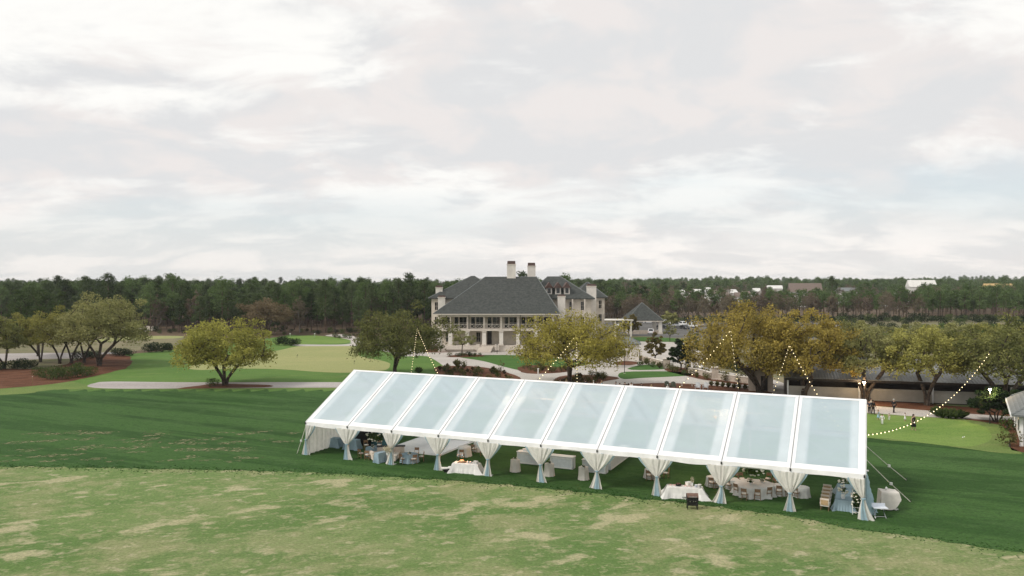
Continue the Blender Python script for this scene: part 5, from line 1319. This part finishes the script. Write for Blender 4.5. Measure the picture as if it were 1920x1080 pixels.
MB().slab([(-.6, -.9, 3.08), (SL + .6, -.9, 3.08), (SL + .6, 9.0, 5.3), (-.6, 9.0, 5.3)], .12).build('roof', M['metal_roof'], o)
MB().slab([(-.6, 9.0, 5.3), (SL + .6, 9.0, 5.3), (SL + .6, 16, 3.2), (-.6, 16, 3.2)], .12).build('rear_roof', M['metal_roof'], o)
# beige service building left of the shed
o = thing('service_building', 'small beige building with brown eave left of the long shed', 'building', G(1452, 735) + Vector((-1.2, 3, 0)), ang)
MB().box((0, 0, 1.6), (3.6, 4.4, 3.2)).build('wall', M['garden_wall'], o); hip(o, -2.3, 2.3, -2.7, 2.7, 3.4, -.3, .3, 0, 4.6, 'brown_roof', th=.22); MB().box((.5, -2.23, 1.2), (1.0, .07, 2.3)).build('door', M['door_dark'], o)
# cottage at the right edge
cA, cB = G(1915, 837), G(1904, 801)
an = math.atan2(cB.y - cA.y, cB.x - cA.x)
o = thing('cottage', 'white cottage corner with grey shingle roof cut by the right edge', 'building', cA, an)
MB().box((6.0, -4.5, 1.55), (12, 9, 3.1)).build('wall', M['house_white'], o)
for x in (.0, 12.0): MB().box((x, .0, 1.5), (.3, .3, 3.0)).build('corner_board', M['white_paint'], o)
for k in range(14): MB().box((6, .03, .25 + k * .2), (11.6, .03, .03)).build('board', M['house_white'], o)
hip(o, -.9, 12.9, -10, .9, 3.35, 3.8, 8.2, -4.5, 6.4, 'roof_grey', th=.2); MB().box((6, .95, 3.2), (13.8, .12, .2)).build('gutter', M['white_paint'], o)
for x in (3.2, 8.5):
    w_ = MB().box((x, .06, 1.8), (1.2, .1, 1.5)).build('window', M['white_paint'], o); MB().box((x, .13, 1.8), (.95, .05, 1.25)).build('pane', M['glass_dark'], w_)
MB().box((-.06, -2.5, 1.1), (.1, 1.1, 2.2)).build('door', M['garden_wall'], o)
# far houses beyond the trees
def far_house(px, y_eave, wpx, d, h, roof, label, wall='house_white', rise=None, dep=9, gable=True):
    k = d / FPX; w = wpx * k; x = (px - 960) * k; z = CAM_H - (y_eave - 526) * k; rise = rise or w * .3
    o = thing('far_house', label, 'house', (x, d, 0), R.uniform(-.25, .25), 'houses beyond the wood')
    MB().box((0, 0, z / 2), (w, dep, z)).build('wall', M[wall], o)
    if gable:
        MB().add([(-w / 2 - .4, -dep / 2 - .4, z), (w / 2 + .4, -dep / 2 - .4, z), (w / 2 + .4, dep / 2 + .4, z), (-w / 2 - .4, dep / 2 + .4, z), (-w / 2 - .4, 0, z + rise), (w / 2 + .4, 0, z + rise)], [(0, 1, 5, 4), (2, 3, 4, 5), (0, 4, 3), (1, 2, 5), (3, 2, 1, 0)]).build('roof', M[roof], o)
    else: hip(o, -w / 2 - .5, w / 2 + .5, -dep / 2 - .5, dep / 2 + .5, z, -w * .2, w * .2, 0, z + rise, roof)
    n = max(2, int(w / 3.2))
    for i in range(n):
        for f in range(max(1, int(z // 3.2))):
            MB().box((-w / 2 + w * (i + .5) / n, -dep / 2 - .03, 1.6 + f * 3.1), (1.1, .06, 1.6)).build('window', M['glass_dark'], o)
for a in [(1276, 551, 12, 470, 0, 'house_white', 'tiny pale far house left of all the others'), (1325, 545, 12, 620, 0, 'house_white', 'tiny white gable between the second and third far houses'), (1372, 549, 14, 590, 0, 'house_white', 'pale far house above the left slope of the amber oak'), (1384, 556, 12, 480, 0, 'roof_brown', 'low pale far house in front of the others above the amber oak'), (1418, 546, 12, 650, 0, 'house_white', 'tiny white far house in line with the light string peak'), (1291, 547, 16, 560, 0, 'roof_brown', 'white far house at the left of the houses beyond the wood'), (1312, 549, 20, 545, 0, 'house_white', 'pale gabled far house second from the left'), (1338, 551, 18, 555, 0, 'roof_brown', 'far house with brown roof third from the left'), (1357, 555, 15, 530, 0, 'roof_brown', 'small pale far house right of the brown roofed one'),
          (1398, 552, 13, 600, 0, 'roof_brown', 'tiny far house among pines above the amber oak'), (1452, 541, 26, 640, 0, 'house_white', 'white roofed far house left of the big brown roof'), (1509, 547, 56, 500, 0, 'roof_brown', 'big far house with wide brown roof among the pines'),
          (1590, 546, 36, 560, 0, 'roof_grey', 'far house with long grey roof right of the tallest pine'), (1672, 557, 18, 480, 0, 'house_white', 'small white far house with porch in the pine stand'), (1727, 538, 46, 620, 0, 'house_white', 'long white roofed far building above the pines'), (1872, 546, 50, 560, 0, 'raw_timber', 'far house in bare timber framing at the right')]:
    far_house(*a[:7 - 0][:4], a[4], a[5], a[6], wall='raw_timber' if a[5] == 'raw_timber' else 'house_white', rise=(5.5 if a[2] > 40 else 2.6), dep=11)
# ------------------------------------------------------------------ vehicles
plain('car_white', (.72, .72, .72), .25, .02, 1, spec=.5); plain('car_silver', (.38, .39, .40), .25, .03, 1, .3, .5); plain('car_dark', (.03, .032, .036), .25, .05, 1, spec=.5); plain('car_tan', (.36, .29, .21), .3, .04, 1, spec=.5); plain('tyre', (.015, .015, .015), .9); plain('tail', (.35, .02, .015), .4)
def car(px, py, mat, rz, label, suv=True):
    o = thing('parked_car', label, 'car', G(px, py), rz, 'cars in the car park')
    L, Wd, H = (4.8, 1.9, 1.75) if suv else (4.6, 1.8, 1.45)
    pr = [(-L / 2, .35), (-L / 2, .85), (-L / 2 + .25, 1.0), (-L * .30, 1.02), (-L * .18, H - .04), (-L * .1, H), (L * .30, H), (L * .38, H - .08), (L * .47, 1.0), (L / 2, .9), (L / 2, .35)] if suv else [(-L / 2, .35), (-L / 2, .75), (-L / 2 + .25, .9), (-L * .27, .95), (-L * .1, H - .03), (0, H), (L * .18, H), (L * .33, 1.0), (L * .47, .95), (L / 2, .85), (L / 2, .35)]
    m = MB(); n = len(pr)
    def inset(z): return Wd / 2 - (max(0, z - .95) * .22)
    vs = [(-inset(z), x, z) for x, z in pr] + [(inset(z), x, z) for x, z in pr]
    m.add(vs, [tuple(range(n)), tuple(range(2 * n - 1, n - 1, -1))] + [(i, i + n, (i + 1) % n + n, (i + 1) % n) for i in range(n)])
    b = m.build('body', M[mat], o)
    for s in (-1, 1):
        MB().add([(s * (inset(1.0) + .012), -L * .24, 1.05), (s * (inset(1.0) + .012), L * .40, 1.05), (s * (inset(H - .12) + .012), L * .31, H - .14), (s * (inset(H - .12) + .012), -L * .12, H - .14)], [(0, 1, 2, 3)]).build('side_window', M['glass_dark'], o)
        for y in (-L * .31, L * .31):
            w = MB()
            w.tube([(s * (Wd / 2 - .22), y, .34), (s * (Wd / 2 + .01), y, .34)], .34, 12); wo = w.build('wheel', M['tyre'], o)
            MB().tube([(s * (Wd / 2 + .0), y, .34), (s * (Wd / 2 + .02), y, .34)], .2, 10).build('rim', M['steel'], wo)
        MB().box((s * .65, -L / 2 - .005, .78), (.4, .04, .16)).build('headlight', M['ceramic'], o); MB().box((s * .72, L / 2 + .005, .8), (.22, .04, .28)).build('tail_light', M['tail'], o)
    xz = [pr[3], pr[4]]; MB().add([(-.72, xz[0][0] - .0, xz[0][1] + .05), (.72, xz[0][0], xz[0][1] + .05), (.62, xz[1][0] - .05, xz[1][1] - .06), (-.62, xz[1][0] - .05, xz[1][1] - .06)], [(0, 1, 2, 3)]).build('windscreen', M['glass_dark'], o)
    q = [pr[8], pr[7]]; MB().add([(-.7, q[0][0] + .02, q[0][1] + .08), (.7, q[0][0] + .02, q[0][1] + .08), (.6, q[1][0] + .03, q[1][1] - .02), (-.6, q[1][0] + .03, q[1][1] - .02)], [(3, 2, 1, 0)]).build('rear_window', M['glass_dark'], o)
for px, py, mt, rz, lb, sv in [(1164, 613, 'car_white', .3, 'white car under the flat canopy', 0), (1160, 607, 'car_dark', .3, 'dark car behind the white one under the canopy', 1), (1220, 626, 'car_white', 3.0, 'white car seen from behind between the pavilion pillars', 1), (1217, 606, 'car_white', 1.4, 'white car far behind the pavilion', 0),
                               (1238, 606, 'car_tan', .2, 'beige car just right of the pavilion roof', 0), (1241, 616, 'car_dark', 1.3, 'dark low car right of the pavilion pillar', 0), (1254, 608, 'car_white', .5, 'white car behind the pale yellow tree', 1), (1267, 613, 'car_silver', .1, 'silver car right of the pale yellow tree', 1),
                               (1281, 611, 'car_white', .2, 'white suv in the back row of the car park', 1), (1284, 617, 'car_dark', .2, 'dark car in front of the white suv', 0), (1295, 606, 'car_dark', .1, 'dark car in the far row of the car park', 1), (1299, 614, 'car_white', .1, 'white suv nearest the amber oak at left', 1),
                               (1310, 612, 'car_tan', .2, 'tan suv half behind the amber oak', 1), (1557, 615, 'car_white', .2, 'white suv right of the amber oaks', 1), (1575, 626, 'car_silver', 1.2, 'silver car below the white suv right of the amber oaks', 0), (1682, 626, 'car_white', 1.1, 'white car between the pale spring trees', 0),
                               (1680, 657, 'car_silver', 1.5, 'silver car seen through the spring trees above the shed roof', 0), (1790, 640, 'car_white', 1.3, 'white car behind the dark oak at right', 1)]:
    car(px, py, M[mt].name, rz, lb, bool(sv))
# ------------------------------------------------------------------ garden furniture and lamps
def garden_chair(px, py, mat, rz, label):
    o = thing('adirondack_chair', label, 'chair', G(px, py), rz, 'garden chairs by the seating circle')
    for k in range(5):
        x = -.28 + k * .14
        MB().add([(x, .05, .34), (x + .12, .05, .34), (x + .13, .42, 1.12 - abs(k - 2) * .05), (x - .01, .42, 1.12 - abs(k - 2) * .05), (x, .08, .33), (x + .12, .08, .33), (x + .13, .45, 1.11 - abs(k - 2) * .05), (x - .01, .45, 1.11 - abs(k - 2) * .05)], [(0, 1, 2, 3), (7, 6, 5, 4), (0, 4, 5, 1), (1, 5, 6, 2), (2, 6, 7, 3), (3, 7, 4, 0)]).build('back_slat', M[mat], o)
        MB().box((x + .06, -.22 + .0 * k, .36), (.12, .6, .03)).build('seat_slat', M[mat], o)
    for s in (-1, 1):
        MB().box((s * .4, -.15, .6), (.13, .8, .03)).build('armrest', M[mat], o); MB().box((s * .38, -.48, .3), (.05, .1, .6)).build('leg', M[mat], o); MB().box((s * .38, .25, .3), (.05, .1, .6)).build('leg', M[mat], o)
for px, py, mt, rz, lb in [(1251, 728, 'seat_green', .2, 'dark wooden garden chair, left of the dark pair'), (1262, 729, 'seat_green', -.1, 'dark wooden garden chair, right of the dark pair'), (1308, 730, 'seat_pale', -.2, 'pale garden chair, left of the pale pair'), (1323, 730, 'seat_pale', -.35, 'pale garden chair, right of the pale pair')]:
    garden_chair(px, py, mt, rz, lb)
    bpy.context.scene.collection.objects[-1]
o = thing('garden_bench', 'pale low garden bench between the pairs of garden chairs', 'bench', G(1288, 724), -.1)
for k in range(3): MB().box((0, -.2 + k * .2, .45), (2.0, .17, .05)).build('seat_slat', M['lath'], o)
for s in (-1, 1): MB().box((s * .8, 0, .21), (.12, .5, .42)).build('leg', M['lath'], o)
def lamp_post(px, py, h, label):
    o = thing('lamp_post', label, 'lamp post', G(px, py), 0, 'garden lamp posts')
    MB().tube([(0, 0, 0), (0, 0, h)], .06, 6).build('pole', M['dark_metal'], o); MB().lathe([(.18, 0), (.2, .05), (.05, .18)], 8, (0, 0, h)).build('lamp_head', M['dark_metal'], o); MB().lathe([(.2, 0), (.2, .06)], 10).build('foot', M['stone_trim'], o)
lamp_post(1171, 700, 4.6, 'slim black lamp post beside the small lawn'); lamp_post(1303, 700, 4.4, 'slim black lamp post left of the amber oak'); lamp_post(1348, 704, 4.2, 'slim black lamp post behind the curved garden wall'); lamp_post(932, 664, 2.2, 'short black post by the clubhouse steps')
o = thing('path_bollard', 'small white path light at the tip of the oval lawn', 'bollard', G(1009, 701)); MB().lathe([(.1, 0), (.1, .8), (.04, .85)], 8).build('shaft', M['white_paint'], o); MB().lathe([(.16, .85), (.2, .95), (.05, 1.0)], 8).build('cap', M['white_paint'], o)
for px, py, lb in [(544, 632, 'left white tee marker on the upper green'), (590, 632, 'right white tee marker on the upper green')]:
    o = thing('tee_marker', lb, 'marker', G(px, py)); MB().lathe([(.12, 0), (.12, .9), (.2, .95), (.2, 1.1), (.05, 1.15)], 8).build('post', M['white_paint'], o, True)
for px, py, lb in [(420, 677, 'practice pin on the left of the tan putting green'), (557, 671, 'practice pin in the middle of the tan putting green'), (664, 683, 'practice pin on the right of the tan putting green')]:
    o = thing('putting_pin', lb, 'flag', G(px, py), 0, 'putting green pins'); MB().tube([(0, 0, 0), (0, 0, .75)], .03, 5).build('stick', M['dark_metal'], o); MB().box((.1, 0, .65), (.2, .02, .14)).build('flag', M['dark_metal'], o)
o = thing('range_stake', 'thin wooden stake in the left pine straw bed', 'stake', G(61, 721)); MB().tube([(0, 0, 0), (0, 0, 1.3)], .05, 5).build('stick', M['wood'], o); MB().lathe([(.06, 1.3), (.02, 1.36)], 5).build('tip', M['ceramic'], o)
plain('bulb_glow', (1, .85, .6), .4, 0, 3, emit=(1.0, .80, .42), es=3.0); plain('lamp_glow', (1, .8, .5), .4, 0, 3, emit=(1.0, .72, .40), es=40.0); plain('wire', (.05, .05, .045), .8)
def flood(px, py, zimg, label):
    b = G(px, py); o = thing('flood_lamp', label, 'lamp', b, 0, 'lit lamps by the practice green')
    h = CAM_H - (zimg - 526) / FPX * b.y
    MB().tube([(0, 0, 0), (0, 0, h)], .05, 6).build('pole', M['dark_metal'], o); MB().lathe([(.22, h + .02), (.16, h + .22), (.05, h + .26)], 10).build('hood', M['dark_metal'], o, True)
    MB().lathe([(.06, h - .22), (.17, h - .1), (.12, h + .02)], 10).build('bulb', M['lamp_glow'], o, True)
    pl = bpy.data.lights.new('lamp_light', 'POINT'); pl.energy, pl.color, pl.shadow_soft_size = 420, (1, .70, .40), .15
    put('lamp_light', pl, o, (0, -.1, h - .4))
flood(1620, 758, 716, 'lit lamp under the pale olive oak by the shed'); flood(1856, 795, 729, 'lit lamp in front of the dark magnolia')
# ------------------------------------------------------------------ strings of bulbs from the oaks to the far eave of the tent
BULB = MB().lathe([(.02, .09), (.055, .05), (.085, -.02), (.06, -.08), (.015, -.11)], 7).mesh('bulb', M['bulb_glow'], True)
def light_string(a, b, sag, label, step=1.65):
    a, b = Vector(a), Vector(b); o = thing('light_string', label, 'string lights', a, 0, 'bulb strings between oaks and tent')
    n = 40; P = []
    for k in range(n + 1):
        t = k / n; p = (b - a) * t; p.z -= sag * 4 * t * (1 - t); P.append(p)
    MB().tube(P, .018, 4).build('wire', M['wire'], o)
    L = sum((P[k + 1] - P[k]).length for k in range(n)); m = int(L / step)
    for k in range(m):
        t = (k + .5) / m; p = (b - a) * t; p.z -= sag * 4 * t * (1 - t) + .06
        put('bulb', BULB, o, p, scale=.5)
def far_eave(px):
    k = (px - 960) / FPX; s = TW + .1; q = TO + TV * s
    return tent_pt((k * q.y - q.x) / (TU.x - k * TU.y), s, HE + .05)
light_string(at(782, 614, 137), far_eave(762), .5, 'bulb string from the dark oak, left leg of the leftmost pair')
light_string(at(782, 614, 137), far_eave(852), .5, 'bulb string from the dark oak, right leg of the leftmost pair')
light_string(at(1081, 626, 125), far_eave(950), .7, 'bulb string from the golden oak slanting down to the left')
light_string(at(1081, 626, 125), far_eave(1083), .3, 'bulb string from the golden oak falling straight down')
light_string(at(1370, 618, 110), far_eave(1206), .7, 'bulb string from the large amber oak slanting down to the left')
light_string(at(1370, 618, 110), far_eave(1396), .4, 'bulb string from the large amber oak falling nearly straight down')
light_string(at(1480, 646, 106), far_eave(1424), .4, 'bulb string from the right amber oak, left leg')
light_string(at(1480, 646, 106), far_eave(1582), .4, 'bulb string from the right amber oak, right leg')
light_string(at(1856, 660, 98), far_eave(1626), 2.3, 'long swooping bulb string from the right edge oak to the tent corner', 1.0)
# ------------------------------------------------------------------ people
plain('skin', (.45, .28, .20), .6, .05); plain('skin_dark', (.20, .11, .075), .6, .05); plain('hair_dark', (.02, .014, .01), .6); plain('hair_fair', (.32, .22, .12), .6); plain('hair_grey', (.45, .44, .42), .6)
plain('suit_black', (.014, .014, .017), .8); plain('shirt_white', (.74, .74, .74), .8, .03); plain('dress_black', (.012, .013, .016), .75, .3, 5); plain('dress_blue', (.34, .52, .62), .8); plain('dress_cream', (.60, .50, .38), .8); plain('dress_red', (.22, .05, .06), .8); plain('navy', (.02, .03, .06), .8)
def skin_mesh(name, verts, edges, rad, mat, parent):
    me = bpy.data.meshes.new(name); me.from_pydata(verts, edges, []); me.materials.append(mat)
    o = put(name, me, parent)
    md = o.modifiers.new('skin', 'SKIN'); md.use_smooth_shade = True
    for v, r in zip(me.skin_vertices[0].data, rad): v.radius = (r, r)
    me.skin_vertices[0].data[0].use_root = True
    sb = o.modifiers.new('sub', 'SUBSURF'); sb.levels = sb.render_levels = 1
    return o
def person(loc, H, rz, label, top='suit_black', legs='suit_black', dress=None, hair='hair_dark', long_hair=False, stride=.12, skin='skin', bend=.06, group='people by the practice green', arms=.10):
    k = H / 1.75; o = thing('person', label, 'person', loc, rz, group, k)
    V, E, Rr = [], [], []
    def v(p, r, par=None):
        V.append(p); Rr.append(r)
        if par is not None: E.append((par, len(V) - 1))
        return len(V) - 1
    pel = v((0, 0, .95), .12); wa = v((0, .0, 1.12), .115, pel); ch = v((0, -.01, 1.33), .135, wa); nk = v((0, 0, 1.49), .055, ch); hd = v((0, -.02, 1.60), .085, nk); ht = v((0, -.015, 1.71), .075, hd); v((0, -.10, 1.60), .022, hd)
    body = {}
    for s in (-1, 1):
        sh = v((s * .18, 0, 1.42), .06, ch); el = v((s * (.22 + arms), bend * .3, 1.15), .042, sh); wr = v((s * (.24 + arms * .8), -bend * 2, .92), .03, el); pm = v((s * (.24 + arms * .8), -bend * 2.4, .85), .03, wr)
        for f, (dx, dz) in enumerate(((-.03, -.07), (-.015, -.09), (0, -.095), (.015, -.085), (.04, -.04))): v((s * (.24 + arms * .8) + dx, -bend * 2.5, .85 + dz), .009, pm)
        hp = v((s * .09, 0, .88), .085, pel); kn = v((s * .10, -s * stride * .6, .50), .062, hp); an_ = v((s * .10, s * -stride * 1.0 + .03, .09), .042, kn); v((s * .11, s * -stride - .12, .035), .035, an_)
        body[s] = (sh, el, wr, hp, kn, an_)
    skin_mesh('body', V, E, Rr, M[skin], o)
    hz = MB().lathe([(.095, -.06), (.115, .0), (.105, .07), (.05, .115)], 10, (0, .02, 1.65)) if not long_hair else MB().lathe([(.10, -.32), (.125, -.1), (.12, .0), (.105, .07), (.05, .115)], 10, (0, .035, 1.65), sy=.85)
    hz.build('hair', M[hair], o, True)
    if dress:
        MB().lathe([(.30, .42), (.25, .70), (.17, 1.0), (.15, 1.12), (.18, 1.32), (.15, 1.43)], 14, wob=0, sy=.8).build('dress', M[dress], o, True)
    else:
        idx = [0, 1, 2] ; tv, te, tr = [V[0], V[1], V[2]], [(0, 1), (1, 2)], [.15, .14, .165]
        for s in (-1, 1):
            b = len(tv); tv += [V[body[s][0]], V[body[s][1]], V[body[s][2]]]; te += [(2, b), (b, b + 1), (b + 1, b + 2)]; tr += [.085, .06, .048]
        skin_mesh('jacket', tv, te, tr, M[top], o)
        tv, te, tr = [V[0]], [], [.14]
        for s in (-1, 1):
            b = len(tv); tv += [V[body[s][3]], V[body[s][4]], V[body[s][5]]]; te += [(0, b), (b, b + 1), (b + 1, b + 2)]; tr += [.105, .08, .062]
        skin_mesh('trousers', tv, te, tr, M[legs], o)
        for s in (-1, 1):
            a = V[body[s][5]]; MB().box((a[0], a[1] - .06, .04), (.1, .27, .08), 0, .8).build('shoe', M['black'], o)
    return o
person(G(1676, 774), 1.80, 2.0, 'grey haired man in a black suit walking along the path', hair='hair_grey', stride=.2)
person(G(1637, 777), 1.84, .4, 'man in a dark suit standing at the tent corner', hair='hair_dark', skin='skin_dark')
person(G(1630, 776), 1.75, -.6, 'man in dark clothes partly hidden by the tent corner', 'navy', 'suit_black')
person(G(1633, 771), 1.70, .2, 'woman in a cream dress with dark hair beside the suited man', dress='dress_cream', long_hair=True)
person(G(1647, 788), 1.30, .8, 'girl in a pale blue dress on the practice green', dress='dress_blue', hair='hair_fair', long_hair=True)
person(G(1654, 796), 1.25, -.5, 'child in white shirt and trousers on the practice green', 'shirt_white', 'shirt_white')
person(G(1697, 790), 1.05, 1.2, 'small child in a white dress near the bulb string', dress='shirt_white')
person(G(1667, 788), .85, .3, 'toddler in pale clothes in the middle of the green', 'dress_cream', 'shirt_white')
person(G(1713, 807), 1.85, .3, 'woman in a black dress with long dark hair on the green', dress='dress_black', long_hair=True)
o = thing('golf_ball', 'white golf ball left on the practice green, nearer one', 'ball', G(1805, 820, .07)); MB().lathe([(.03, -.06), (.07, 0), (.03, .06)], 8).build('ball', M['white_paint'], o, True)
o = thing('golf_ball', 'white golf ball left on the practice green, farther one', 'ball', G(1808, 819, .07)); MB().lathe([(.03, -.06), (.07, 0), (.03, .06)], 8).build('ball', M['white_paint'], o, True)
rr = random.Random(9)
guests = [(1050, 'suit_black', None, 'hair_dark'), (1062, None, 'dress_cream', 'hair_fair'), (1098, 'navy', None, 'hair_dark'), (1107, None, 'dress_red', 'hair_dark'), (1113, 'shirt_white', None, 'hair_grey'), (1121, 'suit_black', None, 'hair_dark'), (1128, None, 'dress_blue', 'hair_fair'), (1155, 'suit_black', None, 'hair_dark'), (1162, 'navy', None, 'hair_dark'), (1172, 'suit_black', None, 'hair_dark'), (1179, None, 'dress_black', 'hair_dark'), (1184, 'shirt_white', None, 'hair_dark'), (1203, 'suit_black', None, 'hair_dark'), (1222, None, 'dress_cream', 'hair_fair'), (1252, 'shirt_white', None, 'hair_grey')]
for k, (px, top, dr, hr) in enumerate(guests):
    yr = 693 + (px - 667) * .0568                        # ridge line in the picture
    d = (CAM_H - 1.60) * FPX / (yr - 526 - rr.uniform(1, 4))   # heads come just above the ridge from the camera
    person(Vector(((px - 960) / FPX * d, d, 0)), rr.uniform(1.68, 1.85), rr.uniform(0, 6.28), f'guest seen over the tent ridge, {["first", "second", "third", "fourth", "fifth", "sixth", "seventh", "eighth", "ninth", "tenth", "eleventh", "twelfth", "thirteenth", "fourteenth", "fifteenth"][k]} from the left', top or 'suit_black', 'suit_black', dr, hr, bool(dr), group='guests behind the tent')
# ------------------------------------------------------------------ the air
m = bpy.data.materials.new('air'); m.use_nodes = True
n, l = m.node_tree.nodes, m.node_tree.links
for q in list(n):
    if q.type != 'OUTPUT_MATERIAL': n.remove(q)
pv = nd(n, 'ShaderNodeVolumePrincipled'); pv.inputs['Color'].default_value = (.86, .90, .93, 1); pv.inputs['Density'].default_value = .00011; pv.inputs['Anisotropy'].default_value = .1
l.new(pv.outputs[0], [q for q in n if q.type == 'OUTPUT_MATERIAL'][0].inputs['Volume'])
hz = MB().box((0, 1265, 17.0), (5300, 2750, 36.0)).build('haze', m); tag(hz, kind='stuff')
